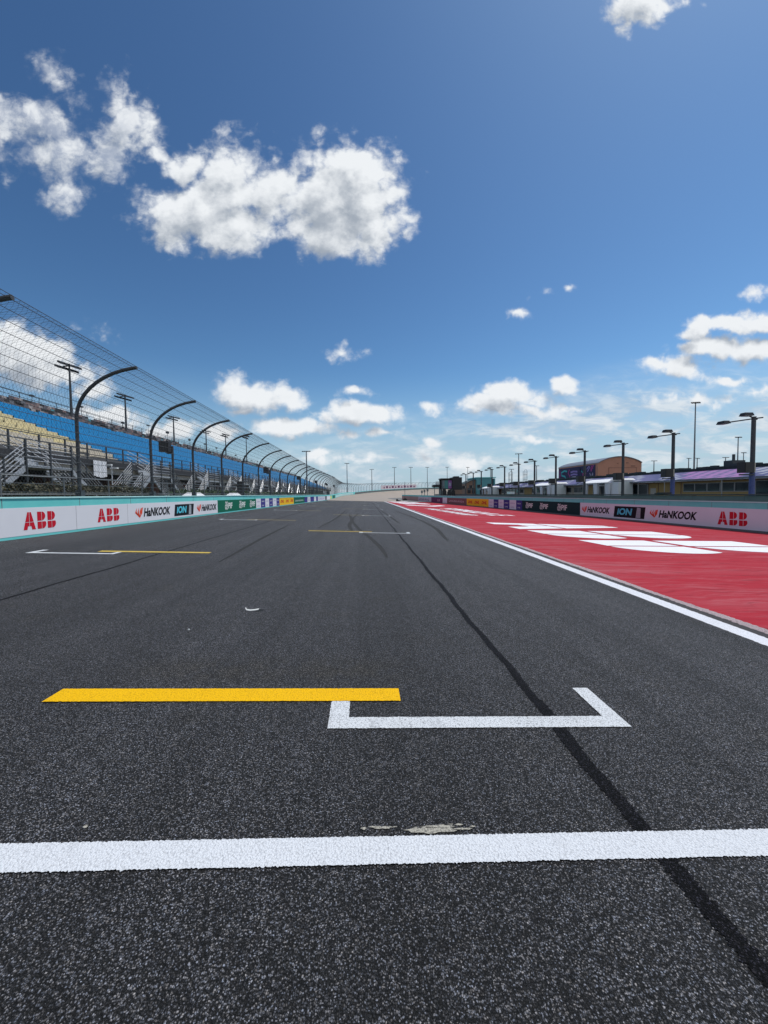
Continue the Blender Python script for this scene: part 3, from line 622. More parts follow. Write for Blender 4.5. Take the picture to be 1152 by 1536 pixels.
mb_ = BR.panel(46.71, 58.3, M['maroon'], 'dark banner with thin pale lettering'); BR.strokes(48, 57, .52, .86, 11, M['rose'], mb_)
BR.panel(58.31, 61.5, M['cool_banner']); pp = BR.panel(61.51, 71, M['plum'], 'plum coloured banner with pale marks'); BR.strokes(63.5, 65.5, .4, .9, 2, M['rose'], pp)
rp = BR.panel(71.01, 85, M['rose'], 'rose pink banner with pale lettering'); BR.strokes(72.5, 84, .4, .9, 7, M['plum'], rp); BR.panel(85.01, 110, M['end_brown'], 'brownish banner at the far end')
# ------------------------------------------------------------------ banked turn beyond the straight
def turn_pt(a, off):                                     # a metres along the outer wall past the straight, off metres towards the inside
    r = 235.0; a0 = 62.0
    x0, y0 = -8.94, 90.14
    if a < a0: return np.array([x0-.02*a+off, y0+a])
    th = (a-a0)/r; cx, cy = x0-.02*a0+r, y0+a0
    return np.array([cx-(r-off)*math.cos(th), cy+(r-off)*math.sin(th)])
def turn_h(a): return float(np.interp(a, [0, 60, 110, 170, 230, 420], [.31, .75, 1.5, 3.3, 4.9, 6.2]))
TA = list(np.arange(0, 60, 6))+list(np.arange(60, 330, 7.5))
b = MB(); V = []
for a in TA:
    H = turn_h(a)
    for f_ in (0, .25, .5, .75, 1.0):
        off = 19*f_; q = turn_pt(a, off); base = zg(q[0])+.006; blend = min(1, a/70)
        z = (1-blend)*(zg(q[0])+.006)+blend*max(base, base+(H-base)*(1-f_)**1.15); V.append((q[0], q[1], z))
b.add(V, [(i*5+j, i*5+j+1, (i+1)*5+j+1, (i+1)*5+j) for i in range(len(TA)-1) for j in range(4)])
tag(b.build('banked_turn', M['old_asphalt']), 'pale tan banked turn closing the view', kind='structure')
b = MB(); Vt = []
for a in TA:
    q = turn_pt(a, 19); q2 = turn_pt(a, 60); Vt += [(q[0], q[1], zg(q[0])+.002), (q2[0], q2[1], zg(q2[0])+.002)]
b.add(Vt, [(2*i, 2*i+1, 2*i+3, 2*i+2) for i in range(len(TA)-1)]); tag(b.build('turn_apron', M['pit_ground']), kind='structure')
tw = empty('turn_wall'); tag(tw, 'low teal and white wall along the foot of the far curved fence', 'barrier')
def ribbon(a0, a1, h0, h1, o0, o1, step=6):
    b = MB(); V = []; AA = np.arange(a0, a1+.01, step)
    for a in AA:
        H = turn_h(a) if a > 0 else .31
        base = H if a >= 70 else (1-a/70)*(-K*turn_pt(a, 0)[0])+a/70*H
        for (o_, h_) in ((o0, h0), (o1, h0), (o1, h1), (o0, h1)):
            q = turn_pt(a, o_); V.append((q[0], q[1], base+h_))
    n_ = len(AA)
    Fc = [(i*4+j, i*4+(j+1) % 4, (i+1)*4+(j+1) % 4, (i+1)*4+j) for i in range(n_-1) for j in range(4)]
    b.add(V, Fc+[(3, 2, 1, 0), ((n_-1)*4, (n_-1)*4+1, (n_-1)*4+2, (n_-1)*4+3)]); return b
ribbon(1.6, 325, -.3, 1.2, -.5, 0).build('wall', M['teal'], tw)
ribbon(2, 14, .1, .95, .0, .03).build('banner', M['white_banner'], tw)
ribbon(14.1, 24, .1, .95, .0, .03).build('banner', mat('lime_vinyl', (.50, .62, .10), .45), tw)
ribbon(24.1, 40, .1, .95, .0, .03).build('banner', M['green'], tw); ribbon(40.1, 110, .1, .95, .0, .03).build('banner', M['teal_lip'], tw)
ribbon(110.1, 325, .1, 1.0, .0, .03).build('banner', M['dark_concrete'], tw)
# ------------------------------------------------------------------ catch fence
cf = empty('catch_fence'); tag(cf, 'tall wire catch fence on curved posts leaning over the track', 'fence')
def fence_h(s): return float(np.interp(s, [-10, 0, 45, 400], [6.45, 6.32, 5.35, 5.35]))
def base_at(s):
    if s <= 80: q = LW.p(s, -.55, 0); return q
    a = s-80+2; q = turn_pt(a, -.55); H = turn_h(a); z = H if a >= 70 else (1-a/70)*(-K*q[0])+a/70*H
    return (q[0], q[1], z)
def norm_at(s):
    if s <= 80: return LW.n
    a = s-80+2; q0, q1 = turn_pt(a, 0), turn_pt(a, 1); d = q1-q0; return d/np.linalg.norm(d)
def prof(f_, top):                                       # f_ 0..1 along the post: straight, then bent over the track
    straight = top-2.0-1.05; La = math.pi/2*1.85; L = straight+La; d = f_*L
    if d <= straight: return 0.0, 1.05+d
    th = min(R(82), (d-straight)/1.9)
    return 2.75*(1-math.cos(th)), 1.05+straight+1.98*math.sin(th)
def fpt(s, f_):
    b_ = base_at(s); n_ = norm_at(s); o, z = prof(f_, fence_h(s)); return (b_[0]+n_[0]*o, b_[1]+n_[1]*o, b_[2]+z)
ps = [-5.7, -1.2, 4.05, 9.1, 13.85, 18.6, 23.4, 28.1, 32.6, 37.1, 41.4, 45.8, 50.2, 54.6]
while ps[-1] < 150: ps.append(ps[-1]+4.6)
while ps[-1] < 395 and len(ps) < 96: ps.append(ps[-1]+5.2)
for s in ps:
    fs = [0, .15, .3, .45] + list(np.linspace(.5, 1.0, 12))
    b = MB(); pts = [fpt(s, f_) for f_ in fs]; n_ = norm_at(s)
    pts = [(p_[0]-n_[0]*.07, p_[1]-n_[1]*.07, p_[2]) for p_ in pts]
    b.tube(pts, .066, 10 if s < 60 else 6); pb_ = base_at(s)
    if s < 60:
        b.box(pb_[0]-.17, pb_[0]+.05, pb_[1]-.11, pb_[1]+.11, pb_[2]+1.05, pb_[2]+1.5)
    b.build('post', M['dark_steel'], cf, smooth=False)
SB = list(np.arange(-6, 80, 4.6))+[80]+list(np.arange(84, 394, 5.2))
for k_ in range(21):
    f_ = .06+.94*k_/20; b = MB(); n3 = 5
    pts = [fpt(s, f_) for s in SB]; b.tube(pts, [.0095 if s < 90 else .014 for s in SB], 4); b.build('cable', M['cable'], cf)
def wires(s0, s1, sp, r, lean, f0=0.0, f1=1.0, segs=14):
    V = []; Fc = []; n0 = 0
    for s in np.arange(s0, s1, sp):
        for sg in ((-1, 1) if lean else (0,)):
            pr = []
            for i in range(segs+1):
                f_ = f0+(f1-f0)*i/segs; ss = s+sg*lean*(f_-f0)
                if ss < s0-1: ss = s0-1
                pr.append(fpt(ss, f_))
            for i, p_ in enumerate(pr):
                V += [(p_[0], p_[1]-r, p_[2]-r*.3), (p_[0], p_[1]+r, p_[2]-r*.3), (p_[0]+r, p_[1], p_[2]+r)]
            for i in range(segs):
                a, c = n0+3*i, n0+3*i+3
                Fc += [(a, a+1, c+1, c), (a+1, a+2, c+2, c+1), (a+2, a, c, c+2)]
            n0 += 3*(segs+1)
    b = MB(); b.v = V; b.f = Fc; b.mi = [0]*len(Fc); b.n = n0; return b
wires(-5.5, 30, .135, .0030, 4.6, segs=14).build('wire_mesh', M['wire'], cf)
wires(30, 80, .27, .0055, 4.6, segs=12).build('wire_mesh', M['wire'], cf)
wires(-5.5, 50, .28, .0038, 0, .45, 1.0, segs=8).build('wire_mesh', M['wire'], cf)
wires(80, 200, 1.0, .013, 0, segs=8).build('wire_mesh', M['wire'], cf)
wires(200, 390, 2.0, .022, 0, segs=6).build('wire_mesh', M['wire'], cf)
# banner with lettering hung on the far fence
fb_ = MB()
def fq(a, h_, o=.35):
    s = a-2+80; q = base_at(s); n_ = norm_at(s); return (q[0]+n_[0]*o, q[1]+n_[1]*o, q[2]+h_)
A_ = np.arange(160, 218, 4)
fb_.add([p_ for a in A_ for p_ in (fq(a, 1.4), fq(a, 3.9), fq(a, 3.9, .31), fq(a, 1.4, .31))], [(i*4+j, i*4+(j+1) % 4, (i+1)*4+(j+1) % 4, (i+1)*4+j) for i in range(len(A_)-1) for j in range(4)])
fbo = fb_.build('fence_banner', mat('pale_pink_vinyl', (.62, .52, .56), .5)); tag(fbo, 'long pale banner with dark pink letters hung on the far fence', 'banner')
b = MB()
for i in range(11):
    a = 164+i*4.7
    b.poly([fq(a, 2.0, .37), fq(a+2.8, 2.0, .37), fq(a+2.8, 3.3, .37), fq(a, 3.3, .37)]) if i % 2 else b.poly([fq(a, 2.0, .37), fq(a+2.6, 2.0, .37), fq(a+1.4, 3.3, .37)])
b.build('lettering', M['plum'], fbo)
# ------------------------------------------------------------------ grandstand
GZ = .36                                                  # ground level behind the fence
gs = empty('grandstand'); tag(gs, 'long grandstand of beige and blue seats behind the catch fence', 'grandstand')
X0, Z0_, PITCH, RISE, NR = -19.9, 4.2, .84, .345, 17
Y0S, Y1S, YB = 6.0, 215.0, 33.0
def row_xz(r): 
    if r < NR: return X0-PITCH*r, Z0_+RISE*r
    return X0-PITCH*NR-.72*(r-NR), Z0_+RISE*NR+.46*(r-NR)
SEATV = np.array([(x, y, z) for (x0, x1, z0, z1) in ((-.05, .36, .40, .46), (-.12, -.05, .40, .86)) for z in (z0, z1) for x, y in ((x0, -.262), (x1, -.262), (x1, .262), (x0, .262))])
SEATF = [(0,3,2,1),(4,5,6,7),(0,1,5,4),(1,2,6,5),(2,3,7,6),(3,0,4,7)]; SEATF = SEATF+[tuple(i+8 for i in f_) for f_ in SEATF]
def seats(r, ya, yb, mats_, name='seat_row', label=None, pick=None):
    x, z = row_xz(r); b = MB(); y = ya
    while y < yb:
        d = abs(y); st = .56 if y < 120 else 2.4
        if (y-3.0) % 13.0 > 1.25:
            Vv = SEATV*np.array([1, st/.56, 1])+np.array([x-.35, y, z]); b.add(Vv, SEATF, pick(y) if pick else 0)
        y += st
    b.box(x-.46, x-.41, ya, yb, z+.38, z+.43)
    o = b.build(name, mats_, gs)
    if label: tag(o, label)
for r in range(NR):
    seats(r, Y0S, YB, M['seat_beige'] if r > 2 else M['seat_tan'], label='row of beige seats')
    seats(r, YB+.3, Y1S, M['seat_blue'], label='row of blue seats')
top_m = [M['seat_grey'], M['seat_brown'], M['seat_pale'], M['seat_aqua'], M['dark'], M['stand_deck']]
for r in range(NR, NR+4):
    seats(r, Y0S, Y1S, top_m, label='top row of mixed dark seats', pick=lambda y: int(rng.choice(6, p=[.33, .18, .10, .03, .28, .08])))
b = MB()
for r in range(NR+4):
    x, z = row_xz(r); dx = PITCH if r < NR else .72
    b.box(x-dx, x, Y0S-.5, Y1S+.5, z-.35, z)
b.build('tier', M['stand_deck'], gs)
for y in np.arange(3.6, Y1S, 13.0):
    if y < Y0S: continue
    b = MB()
    for r in range(NR+4):
        x, z = row_xz(r); b.box(x-.5, x+.0, y-.5, y+.5, z, z+.17)
    b.build('aisle_steps', M['beam'], gs)
xt, zt = row_xz(NR+4)
b = MB(); b.box(xt-.3, xt, Y0S-.5, Y1S, zt-2.0, zt+.25); b.build('back_wall', M['dark_steel'], gs)
b = MB()
for y in np.arange(Y0S, Y1S, 2.6): b.tube([(xt-.1, y, zt+.2), (xt-.1, y, zt+1.15)], .035, 5)
for h_ in (.65, 1.15): b.tube([(xt-.1, Y0S, zt+h_), (xt-.1, Y1S, zt+h_)], .03, 5)
b.build('top_rail', M['dark_steel'], gs)
for y in np.arange(Y0S+3, 150, 7.7):
    b = MB(); yy = y+rng.uniform(-1, 1); h_ = rng.uniform(.9, 2.0); b.tube([(xt-.2, yy, zt), (xt-.2, yy, zt+h_)], .03, 5); b.box(xt-.35, xt-.05, yy-rng.uniform(.1, .45), yy+rng.uniform(.1, .35), zt+h_, zt+h_+rng.uniform(.12, .35)); b.build('top_fixture', M['dark_steel'], gs)
# walkway along the front
b = MB(); b.box(-19.95, -18.5, Y0S-.5, Y1S, 3.98, 4.14); b.build('walkway', M['stand_deck'], gs)
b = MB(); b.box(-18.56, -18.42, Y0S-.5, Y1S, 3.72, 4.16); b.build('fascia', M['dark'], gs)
b = MB(); b.box(-19.0, -18.7, Y0S-.5, Y1S, 3.28, 3.70); b.build('edge_beam', M['beam'], gs)
b = MB()
for y in np.arange(Y0S, Y1S, 1.95): b.box(-18.54, -18.46, y-.035, y+.035, 4.1, 5.22)
for h_ in (4.5, 4.85, 5.2): b.tube([(-18.5, Y0S, h_), (-18.5, Y1S, h_)], .028, 5)
b.build('front_rail', M['dark_steel'], gs)
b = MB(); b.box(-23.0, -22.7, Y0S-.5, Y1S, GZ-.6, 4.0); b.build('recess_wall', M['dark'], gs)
for i, y in enumerate(np.arange(10, 120, 6.1)):
    b = MB(); b.box(-22.7, -21.6, y, y+rng.uniform(2.0, 3.8), GZ-.6, 3.15); b.build('wall_panel', M['terracotta'], gs)
for y in np.arange(8, Y1S, 6.1): b = MB(); b.box(-19.2, -18.8, y-.2, y+.2, GZ-.6, 3.3); b.build('column', M['dark_steel'], gs)
b = MB()
for y in np.arange(9, 120, 3.05):
    if rng.random() < .6: b.box(-20.7, -20.5, y, y+.5, 3.0, 3.16)
b.build('soffit_lights', M['white'], gs)
# aluminium stairs
def rail(b, p0, p1, nb=4, h_=1.05, r=.024):
    for k_ in range(nb): 
        z = h_*(k_+1)/nb; b.tube([(p0[0], p0[1], p0[2]+z), (p1[0], p1[1], p1[2]+z)], r, 5)
def make_stairs():
    st_ = empty('stair_tower')
    ZL = 3.25-0; b = MB(); b.box(-18.1, -16.5, -1.5, 1.5, ZL-.12, ZL); b.build('landing', M['alu'], st_)
    for sg in (-1, 1):
        b = MB(); n_ = 13
        for i in range(n_):
            y = sg*(1.5+.28*(i+.5)); z = ZL-(i+1)*(ZL-GZ)/(n_+1); b.box(-17.9, -16.6, y-.16, y+.16, z-.05, z)
        ye = sg*(1.5+.28*n_)
        for x in (-17.95, -16.55): b.hexa([(x-.03, sg*1.5, ZL-.3), (x+.03, sg*1.5, ZL-.3), (x+.03, ye, GZ-.1), (x-.03, ye, GZ-.1), (x-.03, sg*1.5, ZL), (x+.03, sg*1.5, ZL), (x+.03, ye, GZ+.2), (x-.03, ye, GZ+.2)])
        b.build('flight', M['alu'], st_)
        b = MB()
        for x in (-17.95, -16.55):
            rail(b, (x, sg*1.5, ZL), (x, ye, GZ+.1), 5)
        b.build('handrail', M['alu'], st_)
        b = MB()
        for t_ in (0, .33, .66, 1.0):
            y = sg*1.5+(ye-sg*1.5)*t_; z = ZL+(GZ+.1-ZL)*t_
            for x in (-17.95, -16.55): b.box(x-.035, x+.035, y-.035, y+.035, z-.2, z+1.12)
        b.build('rail_post', M['dark_steel'], st_)
    b = MB(); rail(b, (-16.52, -1.5, ZL), (-16.52, 1.5, ZL), 5); b.build('handrail', M['alu'], st_)
    b = MB()
    for y in (-1.5, 0, 1.5): b.box(-16.56, -16.48, y-.04, y+.04, GZ-.3, ZL+1.25)
    for y in (-1.5, 1.5): b.box(-18.1, -18.02, y-.04, y+.04, GZ-.3, ZL)
    b.build('post', M['dark_steel'], st_)
    b = MB()
    for i in range(5): b.box(-18.15-.22*i, -17.93-.22*i, .1, 1.3, ZL+.17*i, ZL+.17*(i+1))
    for y in (.05, 1.35):
        for k_ in range(4): b.tube([(-17.6, y, ZL+.3+.26*k_), (-19.2, y, ZL+1.3+.26*k_)], .022, 5)
    b.build('upper_flight', M['alu'], st_)
    return st_
ordn = ['first', 'second', 'third', 'fourth', 'fifth', 'sixth', 'seventh', 'eighth', 'ninth', 'tenth', 'eleventh', 'twelfth', 'thirteenth', 'fourteenth', 'fifteenth', 'sixteenth', 'seventeenth', 'eighteenth', 'nineteenth', 'twentieth']
st0 = make_stairs()
for i in range(9):
    o = st0 if i == 0 else copy_tree(st0); o.location = (0, 21.7+11.3*i, 0)
    tag(o, 'aluminium stair tower with double flight, %s along the grandstand front' % ordn[i], 'stairs', 'stair towers in front of the grandstand')
    if i > 6: o['label'] = 'small distant aluminium stair tower, %s along the grandstand front' % ordn[i]
# cloth, cabinet, lamp
b = MB(); n_ = 10
for i in range(n_):
    y0, y1 = 27.7+1.35*i/n_, 27.7+1.35*(i+1)/n_; x0, x1 = -18.3+.05*math.sin(i*1.9), -18.3+.05*math.sin((i+1)*1.9); sh = .12*abs(i-5)/5
    b.hexa([(x0-.02, y0, 2.95+sh), (x0, y0+.06*sh, 2.95+sh), (x1, y1, 2.95+sh), (x1-.02, y1, 2.95+sh), (x0-.02, y0, 4.12), (x0, y0, 4.12), (x1, y1, 4.12), (x1-.02, y1, 4.12)])
tag(b.build('hanging_cloth', M['white_cloth']), 'white cloth hanging from the grandstand walkway', 'cloth')
b = MB(); b.box(-12.6, -12.1, 39.6, 40.2, GZ-.2, 2.95); b.box(-12.64, -12.06, 39.56, 40.24, 2.95, 3.0); b.box(-12.66, -12.6, 39.7, 40.1, .6, 2.8); tag(b.build('equipment_cabinet', M['black']), 'tall black cabinet behind the fence above the green banner', 'cabinet')
b = MB(); b.box(-11.1, -10.5, 81.7, 82.3, GZ-.2, 2.6); b.box(-11.14, -10.46, 81.66, 82.34, 2.6, 2.68); tag(b.build('equipment_cabinet', M['black']), 'small far black cabinet behind the end of the barrier', 'cabinet')
b = MB(); b.tube([(-15.2, 24.6, GZ-.2), (-15.2, 24.6, 3.35)], .03, 6); b.box(-15.25, -14.85, 24.5, 24.7, 3.30, 3.38); b.box(-15.5, -15.2, 24.52, 24.68, 3.5, 3.58); b.tube([(-15.2, 24.6, 3.3), (-15.2, 24.6, 3.55)], .02, 6)
tag(b.build('small_lamp', M['white']), 'small white lamp on a thin post beside the hedge', 'lamp')
# white canopies low behind the barrier
for (y, lab) in ((29.5, 'low white canopy behind the barrier, the one nearer the camera'), (38.3, 'low white canopy behind the barrier, the farther one')):
    r_ = empty('canopy_tent', (-12.5, y, GZ)); tag(r_, lab, 'canopy', 'low white canopies behind the barrier')
    b = MB(); b.add([(-.6, -1.7, .95), (.6, -1.7, .95), (.6, 1.7, .95), (-.6, 1.7, .95), (-.15, -.8, 1.5), (.15, -.8, 1.5), (.15, .8, 1.5), (-.15, .8, 1.5)], SEATF[:6]); b.build('roof', M['white_cloth'], r_)
    for x in (-.55, .55):
        for yy in (-1.6, 1.6): b = MB(); b.tube([(x, yy, -.2), (x, yy, .96)], .025, 6); b.build('leg', M['steel'], r_)
# hedge: leaves through a volume
def hedge(name, y0, y1, x0, x1, z1, n, mtl, label, sz=.07):
    r_ = empty(name); tag(r_, label, 'hedge')
    Y = rng.uniform(y0, y1, n); tv = .5+.5*np.sin(Y*.9)*np.sin(Y*2.3+1); topz = z1-.45*tv*rng.uniform(.3, 1, n)
    X = rng.uniform(x0, x1, n); Z = GZ+(topz-GZ)*rng.uniform(0, 1, n)**.7
    C = np.stack([X, Y, Z], 1); A = rng.normal(size=(n, 3)); A /= np.linalg.norm(A, axis=1)[:, None]; B_ = np.cross(A, rng.normal(size=(n, 3))); B_ /= np.linalg.norm(B_, axis=1)[:, None]
    s_ = sz*rng.uniform(.6, 1.5, n)[:, None]; V = np.stack([C-A*s_, C+B_*s_*.5, C+A*s_, C-B_*s_*.5], 1).reshape(-1, 3)
    b = MB(); b.v = V.tolist(); b.f = [(4*i, 4*i+1, 4*i+2, 4*i+3) for i in range(n)]; b.mi = [0]*n; b.build('foliage', mtl, r_)
    b = MB()
    for y in np.arange(y0, y1, .8): b.tube([((x0+x1)/2, y, GZ-.2), ((x0+x1)/2+rng.normal(0, .1), y+rng.normal(0, .2), z1-.5)], .03, 4)
    b.build('stem', M['twig'], r_)
hedge('hedge', 8, 26.5, -15.0, -13.7, 2.35, 16000, M['hedge'], 'brownish hedge behind the wire fence nearest the camera')
hedge('hedge', 30.5, 50, -15.0, -13.7, 2.2, 9000, M['hedge_green'], 'dark green hedge between the stairs and the cabinet', .09)
hedge('hedge', 54, 130, -14.6, -13.2, 2.1, 11000, M['hedge_green'], 'long green hedge strip far along the grandstand', .14)
# low rail fence in front of the hedge
lf = empty('rail_fence'); tag(lf, 'low two rail metal fence in front of the hedge', 'fence')
b = MB()
for z in (1.75, 2.48): b.tube([(-13.3, 8, z), (-13.3, 120, z)], .03, 5)
b.build('rail', M['steel'], lf)
for y in np.arange(9, 90, 3.05): b = MB(); b.tube([(-13.3, y, GZ-.2), (-13.3, y, 2.5)], .035, 5); b.build('post', M['steel'], lf)
# display boxes on poles behind the fence
def box_pole():
    r_ = empty('display_pole'); b = MB(); b.tube([(0, 0, GZ-.2), (0, 0, 4.85)], .075, 8); b.box(-.14, .14, -.14, .14, GZ-.2, GZ+.1); b.build('pole', M['dark_steel'], r_)
    b = MB(); b.box(-.62, -.02, -.5, -.1, 4.45, 5.12); b.box(-.60, -.04, -.53, -.5, 4.48, 5.09); b.build('display_box', M['black'], r_)
    b = MB(); b.box(-.3, .05, -.12, .02, 4.35, 4.45); b.tube([(-.3, -.3, 4.4), (0, 0, 4.4)], .03, 5); b.build('bracket', M['dark_steel'], r_); return r_
bp0 = box_pole()
for i, (x, y) in enumerate([(-12.45, 26.4), (-12.3, 51.6), (-12.1, 75), (-11.9, 99), (-11.6, 122), (-11.2, 146)]):
    o = bp0 if i == 0 else copy_tree(bp0); o.location = (x, y, 0)
    tag(o, 'black display box on a dark pole behind the fence, %s from the camera' % ordn[i], 'display box', 'display boxes along the grandstand')
# floodlights
def flood(h_, arms, wid, rad=.16, two=True):
    r_ = empty('floodlight_tower'); b = MB(); b.tube([(0, 0, 0), (0, 0, h_*.5), (0, 0, h_)], [rad, rad*.8, rad*.55], 8); b.box(-rad*1.5, rad*1.5, -rad*1.5, rad*1.5, 0, min(1.6, h_*.12)); b.build('pole', M['dark_steel'], r_)
    b = MB()
    for k_ in range(arms):
        z = h_-.15-k_*.42; xo = .45*k_
        b.box(-wid/2, wid/2, xo-.06, xo+.06, z-.06, z+.06)
    b.box(-.06, .06, 0, .45*arms, h_-.3, h_-.18); b.build('crossarm', M['dark_steel'], r_)
    b = MB(); n_ = 5
    for k_ in range(arms):
        z = h_-.15-k_*.42; xo = .45*k_
        for i in range(n_):
            x = -wid/2+wid*(i+.5)/n_; b.add([(x-.2, xo-.35, z-.28), (x+.2, xo-.35, z-.28), (x+.2, xo+.1, z-.05), (x-.2, xo+.1, z-.05), (x-.2, xo-.3, z+.02), (x+.2, xo-.3, z+.02), (x+.2, xo+.12, z+.2), (x-.2, xo+.12, z+.2)], SEATF[:6])
    b.build('lamp_head', M['black'], r_); return r_
f0 = flood(7.0, 2, 2.9)
for i, (y, h_) in enumerate([(51.5, 6.9), (62.8, 5.9), (78, 5.6), (93.4, 5.4), (106.2, 6.5), (124.4, 8.9)]):
    o = f0 if i == 0 else copy_tree(f0); o.location = (-36.4, y, 11.25); o.rotation_euler = (0, 0, R(75)); o.scale = (1, 1, h_/7.0)
    tag(o, 'floodlight tower on top of the grandstand, %s from the left' % ordn[i], 'floodlight', 'floodlight towers on the grandstand')
fm = flood(22.0, 1, 3.0, .30)
for c_ in fm.children:
    if c_.name.startswith('pole'): c_.data.materials[0] = M['steel']  # paler steel on mast poles, distance haze put into the colour
MAST = [  # x, y, top height, label
 (-15.6, 107, 13.3, 'slender floodlight mast beside the far end of the grandstand'), (-8.8, 194, 16.8, 'floodlight mast just beyond the end of the fence bend'),
 (5.6, 335, 22.6, 'floodlight mast behind the left end of the far fence banner'), (26, 352, 25.2, 'floodlight mast behind the right end of the far fence banner'),
 (43, 372, 26.5, 'floodlight mast behind the far banking, second right of the banner'), (63, 400, 28.2, 'floodlight mast behind the far banking, third right of the banner'),
 (87.5, 420, 29.5, 'floodlight mast rising behind the black stage screens'), (105, 402, 28, 'thin floodlight mast between the stage and the teal building'),
 (96, 300, 21, 'thin floodlight mast behind the teal building'), (51.1, 130, 14.5, 'slim mast with one side lamp behind the white pavilions'), (103, 275, 18.0, 'thin mast just left of the slim one-lamp mast'),
 (110, 250, 18.6, 'thin mast between two lattice towers and the mural'), (94.6, 110, 26.8, 'tallest floodlight mast, behind the pit building'), (137, 140, 21, 'medium floodlight mast near the right edge'),
 (179, 180, 19.2, 'short floodlight mast close behind the medium one'), (208, 220, 20.4, 'small distant mast left of the medium one near the right edge'), (191, 220, 20.1, 'small distant mast just right of the tallest mast'),
 (185.9, 220, 20.1, 'small distant mast just left of the tallest mast'), (165.3, 220, 18.8, 'small distant mast right of the salmon hangar')]
for i, (x, y, zt_, lab) in enumerate(MAST):
    o = fm if i == 0 else copy_tree(fm); o.location = (x, y, -1.0); o.rotation_euler = (0, 0, R(rng.uniform(-20, 20))); k_ = (zt_+1)/22; o.scale = (.8 if y < 200 else 1.25, 1 if y < 200 else 1.3, k_)
    tag(o, lab, 'floodlight', 'floodlight masts around the circuit')
# ------------------------------------------------------------------ pit side
PG = -.92
b = MB(); b.add([(22, -20, PG+.012), (240, -20, PG+.012), (240, 160, PG+.012), (22, 160, PG+.012)], [(0, 1, 2, 3)]); tag(b.build('pit_lane', M['pit_ground']), kind='structure')
pw = empty('pit_wall'); tag(pw, 'grey concrete pit wall with dark cap behind the teal barrier', 'wall')
b = MB()
for y in np.arange(4, 136, 4.0): b.box(24.0, 24.35, y+.01, y+3.99, PG-.05, 1.2+.02*math.sin(y))
b.build('wall', M['dark_concrete'], pw)
b = MB(); b.box(23.92, 24.43, 4, 136, 1.235, 1.31); b.build('cap_rail', M['dark'], pw)
b = MB(); b.box(23.8, 24.5, 30.6, 31.3, 1.315, 1.46); b.box(23.9, 24.4, 31.5, 31.7, 1.315, 1.40); tag(b.build('small_box', M['black']), 'small black box lying on the pit wall', 'box')
b = MB(); b.box(23.75, 24.5, 64.0, 65.5, 1.315, 1.70); b.box(23.7, 24.55, 63.95, 65.55, 1.70, 1.74); tag(b.build('small_box', M['white']), 'small white box standing on the pit wall', 'box')
def lamp_post(wrap):
    r_ = empty('lamp_post'); b = MB(); b.tube([(0, 0, PG), (0, 0, 6.4)], [.15, .125], 10); b.tube([(0, 0, 6.4), (0, 0, 6.46)], .14, 10); b.build('pole', M['dark_steel'], r_)
    b = MB(); b.tube([(-.68, 1.28, 6.30), (0, 0, 6.33), (.22, -.42, 6.33)], .045, 6); b.tube([(-.5, -.12, 6.52), (0, 0, 6.36), (.3, .07, 6.30)], .05, 6); b.build('arm', M['dark_steel'], r_)
    for (cx, cy, z, lx, ly) in ((-.78, 1.42, 6.30, .24, .34), (-.66, -.15, 6.56, .34, .22)):
        b = MB(); b.add([(cx-lx, cy-ly, z-.08), (cx+lx, cy-ly, z-.08), (cx+lx, cy+ly, z-.08), (cx-lx, cy+ly, z-.08), (cx-lx*.8, cy-ly*.75, z+.12), (cx+lx*.8, cy-ly*.75, z+.12), (cx+lx*.8, cy+ly*.75, z+.12), (cx-lx*.8, cy+ly*.75, z+.12)], SEATF[:6])
        h_ = b.build('lamp_head', M['black'], r_); b = MB(); b.box(cx-lx*.75, cx+lx*.75, cy-ly*.7, cy+ly*.7, z-.105, z-.082); b.build('lens', M['lens'], h_)
    b = MB(); b.box(-.98, -.30, -.45, .1, 2.72, 3.42); b.box(-.95, -.33, -.48, -.452, 2.75, 3.39); d_ = b.build('display_box', M['black'], r_)
    b = MB(); b.box(-.298, -.17, -.40, .06, 2.78, 3.38); b.build('control_unit', M['beam'], d_)
    b = MB(); b.box(-1.0, -.05, -.2, -.06, 2.55, 2.64); b.build('bracket', M['dark_steel'], r_)
    if wrap:
        b = MB(); b.tube([(0, 0, PG), (0, 0, 2.7)], .165, 12); b.build('banner_wrap', M['blue_wrap'], r_)
    return r_
lp0, lp1 = lamp_post(True), lamp_post(False)
LY = [25.5, 32.4, 38.9, 45.9, 53, 59.8, 66.1, 72.9, 80.3, 87.8, 94.4, 101.4]
for i, y in enumerate(LY):
    base = lp0 if i < 2 else lp1; o = base if i in (0, 2) else copy_tree(base); o.location = (26, y, 0)
    tag(o, ('dark lamp post with blue wrapped foot, nearest the right edge', 'dark lamp post with blue wrapped foot, second from the right edge')[i] if i < 2 else 'dark double headed lamp post on the pit wall, %s from the right edge' % ordn[i], 'lamp post', 'lamp posts along the pit wall')
